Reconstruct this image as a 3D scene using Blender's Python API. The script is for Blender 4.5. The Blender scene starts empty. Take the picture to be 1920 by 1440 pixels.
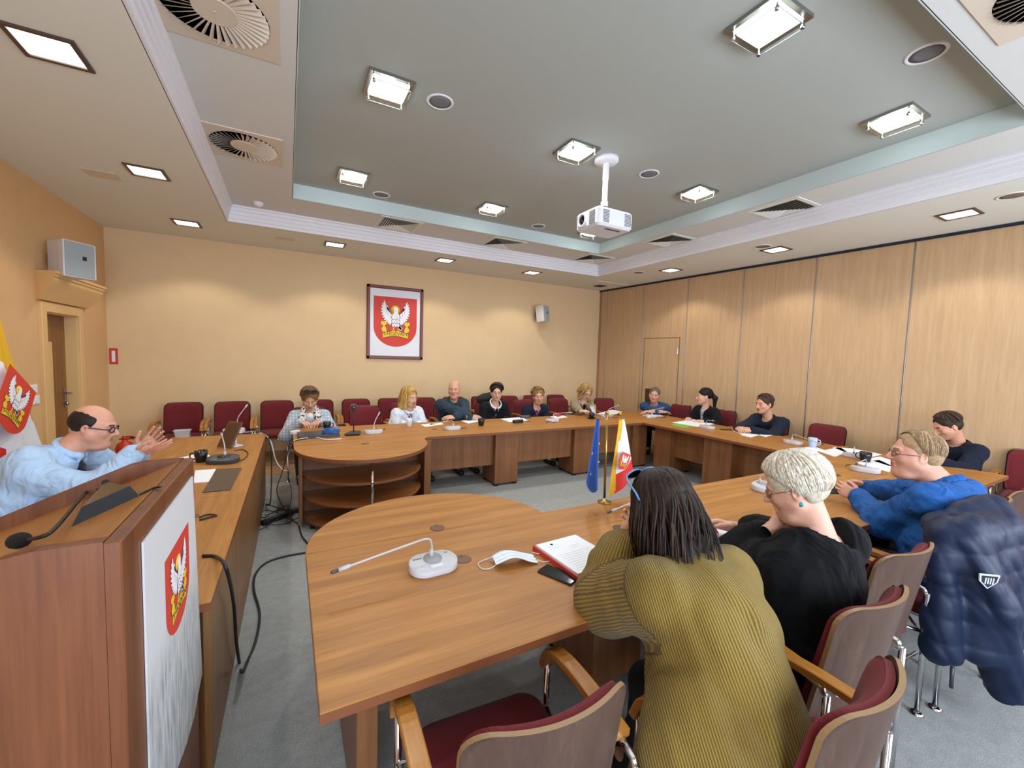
import bpy, math, random
import numpy as np
from mathutils import Vector, Matrix, Euler
random.seed(7)
SC = bpy.context.scene
COL = SC.collection
PI = math.pi
# ------------------------------------------------------------------ camera constants (1920 x 1440 frame)
FPX = 782.0
YAW, PIT, ROL = math.radians(-28.35), math.radians(-3.85), math.radians(1.75)
EYE = Vector((0, 0, 1.7))
CAMR = Matrix.Rotation(YAW, 3, 'Z') @ Matrix(((1, 0, 0), (0, 0, -1), (0, 1, 0))) @ Matrix.Rotation(PIT, 3, 'X') @ Matrix.Rotation(ROL, 3, 'Z')
def ray(u, v): return CAMR @ Vector((u - 960, -(v - 720), -FPX))
def at_z(u, v, z): d = ray(u, v); return EYE + d * ((z - EYE.z) / d.z)
def at_y(u, v, y): d = ray(u, v); return EYE + d * ((y - EYE.y) / d.y)
def at_x(u, v, x): d = ray(u, v); return EYE + d * ((x - EYE.x) / d.x)
TZ = 0.735            # table top
ZC, Z2, Z3 = 3.25, 3.45, 3.62   # ceiling levels

# ------------------------------------------------------------------ materials
def lin(c):
    if isinstance(c, str):
        c = [int(c[i:i + 2], 16) / 255 for i in (0, 2, 4)]
    return tuple((x / 12.92 if x <= .04045 else ((x + .055) / 1.055) ** 2.4) for x in c[:3]) + (1.0,)
MATS = {}
def nd(nt, t, **kw):
    n = nt.nodes.new(t)
    for k, v in kw.items():
        if k in n.inputs: n.inputs[k].default_value = v
        else: setattr(n, k, v)
    return n
def mat(name, col, rough=.55, metal=0., spec=None, emit=None, estr=0., bump=0., bscale=200., var=0., vscale=6., alpha=1., trans=0., sheen=0., coat=0.):
    if name in MATS: return MATS[name]
    m = bpy.data.materials.new(name); m.use_nodes = True
    nt = m.node_tree; b = nt.nodes['Principled BSDF']
    b.inputs['Base Color'].default_value = lin(col); b.inputs['Roughness'].default_value = rough; b.inputs['Metallic'].default_value = metal
    if spec is not None: b.inputs['Specular IOR Level'].default_value = spec
    if emit: b.inputs['Emission Color'].default_value = lin(emit); b.inputs['Emission Strength'].default_value = estr
    if alpha < 1: b.inputs['Alpha'].default_value = alpha
    if trans: b.inputs['Transmission Weight'].default_value = trans
    if sheen: b.inputs['Sheen Weight'].default_value = sheen
    if coat: b.inputs['Coat Weight'].default_value = coat
    tc = nd(nt, 'ShaderNodeTexCoord')
    if var:
        n = nd(nt, 'ShaderNodeTexNoise', Scale=vscale, Detail=5.)
        nt.links.new(tc.outputs['Object'], n.inputs['Vector'])
        mx = nd(nt, 'ShaderNodeMix', data_type='RGBA', blend_type='MULTIPLY'); mx.inputs[0].default_value = 1
        r = nd(nt, 'ShaderNodeMapRange'); r.inputs[1].default_value = .3; r.inputs[2].default_value = .7; r.inputs[3].default_value = 1 - var; r.inputs[4].default_value = 1 + var
        nt.links.new(n.outputs['Fac'], r.inputs[0]); nt.links.new(r.outputs[0], mx.inputs[7]); mx.inputs[6].default_value = lin(col)
        nt.links.new(mx.outputs[2], b.inputs['Base Color'])
    if bump:
        n = nd(nt, 'ShaderNodeTexNoise', Scale=bscale, Detail=3.)
        nt.links.new(tc.outputs['Object'], n.inputs['Vector'])
        bp = nd(nt, 'ShaderNodeBump', Strength=bump, Distance=.004)
        nt.links.new(n.outputs['Fac'], bp.inputs['Height']); nt.links.new(bp.outputs['Normal'], b.inputs['Normal'])
    MATS[name] = m
    return m
def ramp(nt, stops):
    r = nt.nodes.new('ShaderNodeValToRGB'); e = r.color_ramp.elements
    while len(e) < len(stops): e.new(.5)
    for el, (p, c) in zip(e, stops): el.position = p; el.color = lin(c)
    return r
def wood(name, c0, c1, c2, axis, rough=.33, fine=1., coat=0.):
    """veneer with streaks along AXIS (0 x, 1 y, 2 z)"""
    m = bpy.data.materials.new(name); m.use_nodes = True; nt = m.node_tree; b = nt.nodes['Principled BSDF']
    b.inputs['Roughness'].default_value = rough; b.inputs['Coat Weight'].default_value = coat
    tc = nd(nt, 'ShaderNodeTexCoord'); mp = nd(nt, 'ShaderNodeMapping')
    s = [9.5 * fine] * 3; s[axis] = .55 * fine
    mp.inputs['Scale'].default_value = s
    nt.links.new(tc.outputs['Object'], mp.inputs['Vector'])
    n1 = nd(nt, 'ShaderNodeTexNoise', Scale=1.6, Detail=6., Roughness=.62, Distortion=.35)
    nt.links.new(mp.outputs['Vector'], n1.inputs['Vector'])
    mp2 = nd(nt, 'ShaderNodeMapping'); s2 = [130 * fine] * 3; s2[axis] = 5 * fine; mp2.inputs['Scale'].default_value = s2
    nt.links.new(tc.outputs['Object'], mp2.inputs['Vector'])
    n2 = nd(nt, 'ShaderNodeTexNoise', Scale=1., Detail=3., Roughness=.6)
    nt.links.new(mp2.outputs['Vector'], n2.inputs['Vector'])
    add = nd(nt, 'ShaderNodeMix', data_type='FLOAT'); add.inputs[0].default_value = .3
    nt.links.new(n1.outputs['Fac'], add.inputs[2]); nt.links.new(n2.outputs['Fac'], add.inputs[3])
    r = ramp(nt, [(.34, c0), (.5, c1), (.64, c2)])
    nt.links.new(add.outputs[0], r.inputs['Fac']); nt.links.new(r.outputs['Color'], b.inputs['Base Color'])
    MATS[name] = m
    return m
def pattern(name, kind, cols, scale=1., rough=.8, bump=0.):
    """woven / printed cloth patterns, colours linear-interpolated by procedural textures in object space"""
    if name in MATS: return MATS[name]
    m = bpy.data.materials.new(name); m.use_nodes = True; nt = m.node_tree; b = nt.nodes['Principled BSDF']
    b.inputs['Roughness'].default_value = rough; b.inputs['Sheen Weight'].default_value = .1
    tc = nd(nt, 'ShaderNodeTexCoord'); L = nt.links.new; O = tc.outputs['Object']
    h = None
    if kind == 'leopard':
        v = nd(nt, 'ShaderNodeTexVoronoi', Scale=scale); L(O, v.inputs['Vector'])
        n = nd(nt, 'ShaderNodeTexNoise', Scale=scale * 1.7, Detail=2.); L(O, n.inputs['Vector'])
        a = nd(nt, 'ShaderNodeMath', operation='ADD'); L(v.outputs['Distance'], a.inputs[0]); L(n.outputs['Fac'], a.inputs[1])
        r = ramp(nt, [(.62, cols[2]), (.72, cols[1]), (.86, cols[1]), (.94, cols[0])])
        r.color_ramp.interpolation = 'LINEAR'
        L(a.outputs[0], r.inputs['Fac']); L(r.outputs['Color'], b.inputs['Base Color'])
    elif kind == 'spots':
        n = nd(nt, 'ShaderNodeTexNoise', Scale=scale, Detail=1.5); L(O, n.inputs['Vector'])
        r = ramp(nt, [(.44, cols[0]), (.5, cols[1]), (.6, cols[1]), (.68, cols[-1])]); L(n.outputs['Fac'], r.inputs['Fac']); L(r.outputs['Color'], b.inputs['Base Color'])
    elif kind == 'plaid':
        facs = []
        for ax in ('X', 'Z'):
            w = nd(nt, 'ShaderNodeTexWave', wave_type='BANDS', bands_direction=ax, Scale=scale, Distortion=.6, Detail=1.); L(O, w.inputs['Vector']); facs.append(w)
        a = nd(nt, 'ShaderNodeMath', operation='MULTIPLY'); L(facs[0].outputs['Fac'], a.inputs[0]); L(facs[1].outputs['Fac'], a.inputs[1])
        n = nd(nt, 'ShaderNodeTexNoise', Scale=scale * 12); L(O, n.inputs['Vector'])
        a2 = nd(nt, 'ShaderNodeMix', data_type='FLOAT'); a2.inputs[0].default_value = .3; L(a.outputs[0], a2.inputs[2]); L(n.outputs['Fac'], a2.inputs[3])
        r = ramp(nt, [(.1, cols[0]), (.35, cols[1]), (.7, cols[2])]); L(a2.outputs[0], r.inputs['Fac']); L(r.outputs['Color'], b.inputs['Base Color'])
    elif kind == 'stripes':
        w = nd(nt, 'ShaderNodeTexWave', wave_type='BANDS', bands_direction='Z', Scale=scale, Distortion=.3); L(O, w.inputs['Vector'])
        r = ramp(nt, [(.45, cols[0]), (.55, cols[1])]); L(w.outputs['Fac'], r.inputs['Fac']); L(r.outputs['Color'], b.inputs['Base Color'])
    elif kind == 'knit':
        # rib columns follow local x, stitches along z
        UV = tc.outputs['UV']; w = nd(nt, 'ShaderNodeTexWave', wave_type='BANDS', bands_direction='X', Scale=scale, Distortion=.5, Detail=1.5); w.inputs['Detail Scale'].default_value = 3.; L(UV, w.inputs['Vector'])
        mp = nd(nt, 'ShaderNodeMapping'); mp.inputs['Scale'].default_value = (1, .45, 1); L(UV, mp.inputs['Vector'])
        v = nd(nt, 'ShaderNodeTexNoise', Scale=scale * 14, Detail=2.); L(mp.outputs['Vector'], v.inputs['Vector'])
        big = nd(nt, 'ShaderNodeTexNoise', Scale=7., Detail=3.); L(O, big.inputs['Vector'])
        a = nd(nt, 'ShaderNodeMix', data_type='FLOAT'); a.inputs[0].default_value = .45; L(w.outputs['Fac'], a.inputs[2]); L(v.outputs['Fac'], a.inputs[3])
        a2 = nd(nt, 'ShaderNodeMix', data_type='FLOAT'); a2.inputs[0].default_value = .25; L(a.outputs[0], a2.inputs[2]); L(big.outputs['Fac'], a2.inputs[3])
        r = ramp(nt, [(.2, cols[0]), (.5, cols[1]), (.75, cols[2])]); L(a2.outputs[0], r.inputs['Fac']); L(r.outputs['Color'], b.inputs['Base Color'])
        h = a.outputs[0]; bump = bump or .6
    elif kind == 'tri':
        n = nd(nt, 'ShaderNodeTexNoise', Scale=scale, Detail=.5); L(O, n.inputs['Vector'])
        k = len(cols); r = ramp(nt, [(.34 + .32 * i / (k - 1), c) for i, c in enumerate(cols)]); r.color_ramp.interpolation = 'CONSTANT'
        L(n.outputs['Fac'], r.inputs['Fac']); L(r.outputs['Color'], b.inputs['Base Color'])
    if bump:
        if h is None:
            n = nd(nt, 'ShaderNodeTexNoise', Scale=300.); L(O, n.inputs['Vector']); h = n.outputs['Fac']
        bp = nd(nt, 'ShaderNodeBump', Strength=bump, Distance=.006); L(h, bp.inputs['Height']); L(bp.outputs['Normal'], b.inputs['Normal'])
    MATS[name] = m
    return m

# ------------------------------------------------------------------ objects
FR = {}       # name -> world matrix of every object, for placing children built in world coordinates
def _reg(o, local, parent):
    FR[o.name] = (FR[parent.name] if parent else Matrix()) @ local
def tag(o, label=None, cat=None, group=None, kind=None):
    if label: o['label'] = label
    if cat: o['category'] = cat
    if group: o['group'] = group
    if kind: o['kind'] = kind
    return o
def thing(name, label, cat, loc=(0, 0, 0), rotz=0., group=None):
    o = bpy.data.objects.new(name, None); COL.objects.link(o); o.empty_display_size = .1
    o.location = loc; o.rotation_euler = (0, 0, rotz)
    _reg(o, Matrix.Translation(loc) @ Matrix.Rotation(rotz, 4, 'Z'), None)
    return tag(o, label, cat, group)
class MB:
    """collects shapes into one mesh"""
    def __init__(s): s.v = []; s.f = []; s.m = []; s.smooth = []
    def add(s, vs, fs, mi=0, sm=False, M=None):
        b = len(s.v)
        s.v += [(M @ Vector(p)) if M else Vector(p) for p in vs]
        for f in fs: s.f.append([b + i for i in f]); s.m.append(mi); s.smooth.append(sm)
        return s
    def box(s, lo, hi, ch=.0, mi=0, M=None):
        lo = Vector(lo); hi = Vector(hi)
        if ch <= 0:
            vs = [(x, y, z) for x in (lo.x, hi.x) for y in (lo.y, hi.y) for z in (lo.z, hi.z)]
            fs = [(0, 1, 3, 2), (4, 6, 7, 5), (0, 4, 5, 1), (2, 3, 7, 6), (0, 2, 6, 4), (1, 5, 7, 3)]
            return s.add(vs, fs, mi, False, M)
        ch = min(ch, .45 * min(hi - lo))
        vs = []; ix = {}
        for sx in (0, 1):
            for sy in (0, 1):
                for sz in (0, 1):
                    for a in range(3):
                        p = [hi[i] if sg else lo[i] for i, sg in enumerate((sx, sy, sz))]
                        for i, sg in enumerate((sx, sy, sz)):
                            if i != a: p[i] += -ch if sg else ch
                        ix[(sx, sy, sz, a)] = len(vs); vs.append(p)
        fs = []
        for a in range(3):
            b_, c_ = [(1, 2), (0, 2), (0, 1)][a]
            for sg in (0, 1):
                q = []
                for (i, j) in ((0, 0), (1, 0), (1, 1), (0, 1)):
                    k = [0, 0, 0]; k[a] = sg; k[b_] = i; k[c_] = j; q.append(ix[(*k, a)])
                if (sg == 1) != (a != 1): q.reverse()
                fs.append(q)
        for a in range(3):          # edges along axis a
            b_, c_ = [(1, 2), (0, 2), (0, 1)][a]
            for i in (0, 1):
                for j in (0, 1):
                    k0 = [0, 0, 0]; k0[b_] = i; k0[c_] = j; k1 = list(k0); k1[a] = 1
                    fs.append([ix[(*k0, b_)], ix[(*k1, b_)], ix[(*k1, c_)], ix[(*k0, c_)]])
        for sx in (0, 1):
            for sy in (0, 1):
                for sz in (0, 1): fs.append([ix[(sx, sy, sz, a)] for a in range(3)])
        return s.add(vs, fs, mi, False, M)
    def prism(s, poly, z0, z1, ch=0., mi=0, M=None, sm=False):
        """polygon in xy (counter-clockwise) swept z0..z1, small chamfer on both rims"""
        n = len(poly)
        def inset(d):
            out = []
            for i in range(n):
                a, b, c = Vector(poly[i - 1][:2]), Vector(poly[i][:2]), Vector(poly[(i + 1) % n][:2])
                e1 = (b - a).normalized(); e2 = (c - b).normalized()
                n1 = Vector((-e1.y, e1.x)); n2 = Vector((-e2.y, e2.x)); bi = n1 + n2
                L = bi.length
                if L < 1e-6: out.append(b + n1 * d); continue
                bi /= L; out.append(b + bi * (d / max(.3, bi.dot(n1))))
            return out
        rings = [(inset(ch), z0), (poly, z0 + ch), (poly, z1 - ch), (inset(ch), z1)] if ch else [(poly, z0), (poly, z1)]
        vs = [(p[0], p[1], z) for r, z in rings for p in r]; fs = [list(range(n))[::-1], [(len(rings) - 1) * n + i for i in range(n)]]
        s.add(vs, fs, mi, False, M)
        fs = [(k * n + i, k * n + (i + 1) % n, (k + 1) * n + (i + 1) % n, (k + 1) * n + i) for k in range(len(rings) - 1) for i in range(n)]
        b = len(s.v) - len(vs)
        for f in fs: s.f.append([b + i for i in f]); s.m.append(mi); s.smooth.append(sm)
        return s
    def tube(s, pts, r, n=8, mi=0, M=None, flat=1., caps=True, up=None):
        pts = [Vector(p) for p in pts]; N = len(pts)
        rs = r if isinstance(r, (list, tuple)) else [r] * N
        T = [(pts[min(i + 1, N - 1)] - pts[max(i - 1, 0)]).normalized() for i in range(N)]
        ref = Vector(up) if up else (Vector((0, 0, 1)) if abs(T[0].z) < .9 else Vector((1, 0, 0)))
        nx = (ref - T[0] * ref.dot(T[0])).normalized()
        vs = []
        for i in range(N):
            nx = nx - T[i] * nx.dot(T[i])
            nx = nx.normalized() if nx.length > 1e-6 else T[i].orthogonal().normalized()
            ny = T[i].cross(nx)
            for k in range(n):
                a = 2 * PI * k / n
                vs.append(pts[i] + nx * (math.cos(a) * rs[i] * flat) + ny * (math.sin(a) * rs[i]))
        fs = [(i * n + k, i * n + (k + 1) % n, (i + 1) * n + (k + 1) % n, (i + 1) * n + k) for i in range(N - 1) for k in range(n)]
        s.add(vs, fs, mi, True, M)
        if caps:
            b = len(s.v) - len(vs)
            s.f.append([b + k for k in range(n)][::-1]); s.m.append(mi); s.smooth.append(False)
            s.f.append([b + (N - 1) * n + k for k in range(n)]); s.m.append(mi); s.smooth.append(False)
        return s
    def lathe(s, prof, n=20, mi=0, M=None, sm=True, cap=True):
        """profile [(r, z)] round the z axis"""
        vs = []; N = len(prof)
        for r, z in prof:
            for k in range(n): a = 2 * PI * k / n; vs.append((r * math.cos(a), r * math.sin(a), z))
        fs = [(i * n + k, i * n + (k + 1) % n, (i + 1) * n + (k + 1) % n, (i + 1) * n + k) for i in range(N - 1) for k in range(n)]
        s.add(vs, fs, mi, sm, M); b = len(s.v) - len(vs)
        if not cap: return s
        if prof[0][0] > 1e-6: s.f.append([b + k for k in range(n)][::-1]); s.m.append(mi); s.smooth.append(False)
        if prof[-1][0] > 1e-6: s.f.append([b + (N - 1) * n + k for k in range(n)]); s.m.append(mi); s.smooth.append(False)
        return s
    def ball(s, c, r, n=14, mi=0, sc=(1, 1, 1), M=None):
        prof = [(max(1e-4, r * math.sin(PI * i / (n // 2))), -r * math.cos(PI * i / (n // 2))) for i in range(n // 2 + 1)]
        M2 = Matrix.Translation(c) @ Matrix.Diagonal((*sc, 1))
        return s.lathe(prof, n, mi, (M @ M2) if M else M2)
    def sheet(s, fn, nu, nv, th=0., mi=0, M=None, sm=True, dr=None):
        """fn(u, v) -> point, u, v in 0..1; th thickness"""
        P = [[Vector(fn(i / nu, j / nv)) for j in range(nv + 1)] for i in range(nu + 1)]
        def nrm(i, j):
            a = P[min(i + 1, nu)][j] - P[max(i - 1, 0)][j]; b = P[i][min(j + 1, nv)] - P[i][max(j - 1, 0)]
            c = a.cross(b); return c.normalized() if c.length > 1e-9 else Vector((0, 0, 1))
        w = nv + 1
        A = [P[i][j] for i in range(nu + 1) for j in range(w)]
        fa = [(i * w + j, (i + 1) * w + j, (i + 1) * w + j + 1, i * w + j + 1) for i in range(nu) for j in range(nv)]
        if not th: return s.add(A, fa, mi, sm, M)
        Bk = [P[i][j] - (Vector(dr) if dr else nrm(i, j)) * th for i in range(nu + 1) for j in range(w)]
        o = len(A)
        fb = [tuple(o + k for k in f[::-1]) for f in fa]
        rim = [(i, 0) for i in range(nu)] + [(nu, j) for j in range(nv)] + [(i, nv) for i in range(nu, 0, -1)] + [(0, j) for j in range(nv, 0, -1)]
        rim = [i * w + j for i, j in rim]
        fr = [(rim[k], rim[k - 1], o + rim[k - 1], o + rim[k]) for k in range(len(rim))]
        fr = [f[::-1] for f in fr]
        s.add(A + Bk, fa + fb, mi, sm, M)
        b = len(s.v) - 2 * o
        for f in fr: s.f.append([b + i for i in f]); s.m.append(mi); s.smooth.append(False)
        return s
    def build(s, name, mats, parent=None, world=False):
        me = bpy.data.meshes.new(name)
        vs = s.v
        if world and parent is not None:
            Mi = FR[parent.name].inverted(); vs = [Mi @ p for p in vs]
        me.from_pydata([tuple(p) for p in vs], [], s.f)
        for mm in (mats if isinstance(mats, (list, tuple)) else [mats]): me.materials.append(mm)
        me.polygons.foreach_set('material_index', s.m); me.polygons.foreach_set('use_smooth', s.smooth)
        me.update()
        o = bpy.data.objects.new(name, me); COL.objects.link(o)
        if parent is not None: o.parent = parent
        _reg(o, Matrix(), parent)
        return o
def struct(o): o['kind'] = 'structure'; return o
def copy_tree(o, parent=None):
    c = o.copy(); COL.objects.link(c); c.parent = parent
    for ch in list(o.children): copy_tree(ch, c)
    return c
def arc(cx, cy, r, a0, a1, n, ry=None):
    return [(cx + r * math.cos(a0 + (a1 - a0) * i / n), cy + (ry or r) * math.sin(a0 + (a1 - a0) * i / n)) for i in range(n + 1)]
def rrect(x0, y0, x1, y1, r, n=5):
    return arc(x1 - r, y0 + r, r, -PI / 2, 0, n) + arc(x1 - r, y1 - r, r, 0, PI / 2, n) + arc(x0 + r, y1 - r, r, PI / 2, PI, n) + arc(x0 + r, y0 + r, r, PI, 1.5 * PI, n)
def spline(pts, n=8):
    """Catmull-Rom through pts"""
    P = [Vector(p) for p in pts]; P = [P[0] * 2 - P[1]] + P + [P[-1] * 2 - P[-2]]; out = []
    for i in range(1, len(P) - 2):
        a, b, c, d = P[i - 1:i + 3]
        for k in range(n):
            t = k / n
            out.append(.5 * ((2 * b) + (c - a) * t + (2 * a - 5 * b + 4 * c - d) * t * t + (3 * b - a - 3 * c + d) * t ** 3))
    out.append(P[-2]); return out
def text_mb(mb, txt, size, M, mi=0, depth=.0006, align='CENTER'):
    cu = bpy.data.curves.new('lettering', 'FONT'); cu.body = txt; cu.size = size; cu.align_x = align; cu.align_y = 'CENTER'; cu.extrude = depth; cu.resolution_u = 2
    ob = bpy.data.objects.new('lettering', cu); COL.objects.link(ob)
    dg = bpy.context.evaluated_depsgraph_get(); me = ob.evaluated_get(dg).to_mesh()
    mb.add([v.co.copy() for v in me.vertices], [list(p.vertices) for p in me.polygons], mi, False, M)
    ob.evaluated_get(dg).to_mesh_clear(); bpy.data.objects.remove(ob); bpy.data.curves.remove(cu)
# ================================================================== ROOM
M_wall = mat('wall_peach_paint', 'd8bb92', .85, bump=.15, bscale=260, var=.02)
M_wall_l = mat('wall_ochre_paint', 'd4ab7a', .85, bump=.15, bscale=260, var=.02)
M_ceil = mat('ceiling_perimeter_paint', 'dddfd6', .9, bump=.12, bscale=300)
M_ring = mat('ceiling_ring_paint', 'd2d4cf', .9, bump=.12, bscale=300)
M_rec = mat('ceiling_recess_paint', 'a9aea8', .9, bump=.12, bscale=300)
M_white = mat('white_paint', 'e4e4ea', .6)
M_fascia = mat('recess_fascia_paint', 'c3d0d0', .7)
M_part = wood('partition_beech', 'b8956f', 'c09e78', 'c7a780', 2, .5, 1.6)
M_alu = mat('aluminium', '9a9a9a', .35, .9)
M_dark = mat('dark_gap', '2a2320', .7)
M_black = mat('black_plastic', '16161a', .4)
M_chrome = mat('chrome', 'cfcfd4', .12, 1.)
M_steel = mat('brushed_steel', 'a7a59f', .3, 1.)
M_door = wood('door_oak', '6b4420', '80542a', '93652f', 2, .45)
M_trim = mat('door_trim_paint', 'd9b27a', .5)
YB, XL = 7.6, -2.15
RW = lambda y: 6.33 + (7.6 - y) * .062          # the folding partition runs slightly out of square
YF = -1.6                                       # wall behind the photographer
# floor: carpet with a timber-coloured border along the back and right
m = bpy.data.materials.new('carpet_grey'); m.use_nodes = True; nt = m.node_tree; b = nt.nodes['Principled BSDF']; b.inputs['Roughness'].default_value = .95
tc = nd(nt, 'ShaderNodeTexCoord'); n = nd(nt, 'ShaderNodeTexNoise', Scale=160., Detail=4., Roughness=.8); n2 = nd(nt, 'ShaderNodeTexNoise', Scale=14., Detail=6., Roughness=.7)
mp = nd(nt, 'ShaderNodeMapping'); mp.inputs['Scale'].default_value = (1, 1.3, 1); nt.links.new(tc.outputs['Object'], mp.inputs['Vector'])
nt.links.new(mp.outputs['Vector'], n.inputs['Vector']); nt.links.new(mp.outputs['Vector'], n2.inputs['Vector'])
mx = nd(nt, 'ShaderNodeMix', data_type='FLOAT'); mx.inputs[0].default_value = .22; nt.links.new(n.outputs['Fac'], mx.inputs[2]); nt.links.new(n2.outputs['Fac'], mx.inputs[3])
r = ramp(nt, [(.32, '6a6d6d'), (.5, '939592'), (.68, 'bab9b2')]); nt.links.new(mx.outputs[0], r.inputs['Fac']); nt.links.new(r.outputs['Color'], b.inputs['Base Color'])
bp = nd(nt, 'ShaderNodeBump', Strength=.5, Distance=.006); nt.links.new(n.outputs['Fac'], bp.inputs['Height']); nt.links.new(bp.outputs['Normal'], b.inputs['Normal'])
M_carpet = m
M_border = mat('floor_border_tan', 'a5825c', .6, var=.08, vscale=20)
XB, YBB = 5.75, 6.37
mb = MB(); mb.box((XL - .3, YF, -.05), (XB, YBB, 0)); struct(mb.build('floor_carpet', M_carpet))
mb = MB(); mb.box((XL - .3, YBB, -.05), (7.2, YB + .1, 0)); mb.box((XB, YF, -.05), (7.2, YBB, 0)); struct(mb.build('floor_border', M_border))
# walls
mb = MB(); mb.box((XL - .2, YB, 0), (RW(YB) + .3, YB + .2, 3.9)); struct(mb.build('wall_back', M_wall))
DY0, DY1, DZ = 5.93, 6.68, 2.0     # left door opening
mb = MB(); mb.box((XL - .3, YF, 0), (XL, DY0, 3.9)); mb.box((XL - .3, DY1, 0), (XL, YB + .2, 3.9)); mb.box((XL - .3, DY0, DZ), (XL, DY1, 3.9)); struct(mb.build('wall_left', M_wall_l))
# wall with three windows behind the photographer (daylight)
wins = [(-1.2, .4), (1.6, 3.4), (4.2, 6.2)]
mb = MB(); xs = [XL - .3] + [x for w in wins for x in w] + [7.3]
for i in range(0, len(xs), 2): mb.box((xs[i], YF - .3, 0), (xs[i + 1], YF, 3.9))
for a, b_ in wins: mb.box((a, YF - .3, 0), (b_, YF, .9)); mb.box((a, YF - .3, 2.6), (b_, YF, 3.9))
struct(mb.build('wall_front', M_wall))
M_glass = mat('window_glass', 'eef4fb', .05, trans=1.)
for i, (a, b_) in enumerate(wins):
    mb = MB(); t = .06
    for x0, x1, z0, z1 in ((a, a + t, .9, 2.6), (b_ - t, b_, .9, 2.6), (a, b_, .9, .9 + t), (a, b_, 2.6 - t, 2.6), ((a + b_) / 2 - t / 2, (a + b_) / 2 + t / 2, .9, 2.6)):
        mb.box((x0, YF - .2, z0), (x1, YF - .13, z1), .006)
    f = struct(mb.build('window_%d' % (i + 1), M_white))
    g = MB(); g.box((a + t, YF - .17, .9 + t), (b_ - t, YF - .16, 2.6 - t)); g.build('pane', M_glass, f)
# right wall: folding partition of wide panels with aluminium edges (built in the frame of its line)
pA = Vector((RW(YB), YB, 0)); ang = math.atan2(.062, 1)
PM = Matrix.Translation(pA) @ Matrix.Rotation(ang, 4, 'Z')       # local -y runs towards the camera, -x into the room
PMi = PM.inverted()
def part_y(u, v):                       # distance along the partition of a point seen on it
    d = PMi.to_3x3() @ ray(u, v); o = PMi @ EYE; t = -o.x / d.x
    p = o + d * t; return -p.y, p.z
mb = MB(); mb.box((.03, -9.4, 0), (.25, .3, 3.9), M=PM); struct(mb.build('wall_right', M_part))
cuts = [part_y(u, v)[0] for u, v in ((1138, 600), (1205.5, 600), (1288, 600), (1391, 600), (1524, 600), (1704, 600))] + [7.8, 9.4]
cuts = [0.02] + cuts
for i in range(len(cuts) - 1):
    a, b_ = cuts[i], cuts[i + 1]
    mb = MB(); mb.box((-.008, -b_ + .007, .015), (.03, -a - .007, ZC - .02), .003, M=PM)
    p = struct(mb.build('wall_right_panel', M_part))
    mb = MB(); mb.box((-.012, -b_ - .006, .01), (.028, -b_ + .006, ZC - .02), .002, M=PM); mb.build('edge_profile', M_alu, p)
# pass door in the third panel
(d0, zt), (d1, _) = part_y(1209, 634), part_y(1276, 634)
mb = MB(); w = .014
for a, b_, z0, z1 in ((d0, d0 + w, 0, zt), (d1 - w, d1, 0, zt), (d0, d1, zt - w, zt)): mb.box((-.014, -b_, z0), (-.004, -a, z1), .002, M=PM)
dr = struct(mb.build('door_1', mat('door_seam', '6d5138', .5)))
mb = MB(); mb.box((-.0125, -d1 + w, .01), (-.006, -d0 - w, zt - w), .001, M=PM); mb.build('leaf', M_part, dr)
mb = MB(); dm = .88 * d1 + .12 * d0; mb.box((-.02, -d1 + .03, zt - .32), (-.012, -d1 + .005, zt - .2), .003, M=PM); mb.build('hinge', M_alu, dr)
mb = MB(); (ha, hz) = part_y(1211, 728); (hb, hz2) = part_y(1226, 775); mb.box((-.018, -hb, hz2), (-.012, -ha, hz), .003, M=PM); mb.build('handle_recess', mat('handle_recess_brown', '4a3226', .5), dr)
# top track of the partition
mb = MB(); mb.box((-.03, -9.3, ZC - .035), (.05, 0, ZC - .003), .004, M=PM); tr = struct(mb.build('trim_1', mat('track_dark', '3c4658', .22, .9)))
# dark tall post by the corner of partition and back wall
mb = MB(); mb.box((-.011, -.09, 0), (-.002, -.03, ZC - .02), .002, M=PM); struct(mb.build('trim_2', mat('corner_post', 'a9805a', .5)))

# ---- stepped ceiling
S_L, S_B, S_R, S_F, R_F = -.65, 6.33, 5.2, .2, .96         # outer step (perimeter ceiling edge)
R_L, R_B, R_R = .06, 5.62, 4.62         # recess edge
def ring(x0, y0, x1, y1, ix0, iy0, ix1, iy1, z0, z1, name, m_):
    mb = MB()
    mb.box((x0, y0, z0), (ix0, y1, z1)); mb.box((ix1, y0, z0), (x1, y1, z1)); mb.box((ix0, iy1, z0), (ix1, y1, z1)); mb.box((ix0, y0, z0), (ix1, iy0, z1))
    return struct(mb.build(name, m_))
ring(XL - .3, YF - .2, 7.3, YB + .2, S_L, S_F, S_R, S_B, ZC, ZC + .5, 'ceiling_perimeter', M_ceil)
ring(S_L, S_F, S_R, S_B, R_L, R_F, R_R, R_B, Z2, Z2 + .3, 'ceiling_ring', M_ring)
mb = MB(); mb.box((R_L, R_F, Z3), (R_R, R_B, Z3 + .1)); struct(mb.build('ceiling_recess', M_rec))
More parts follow.
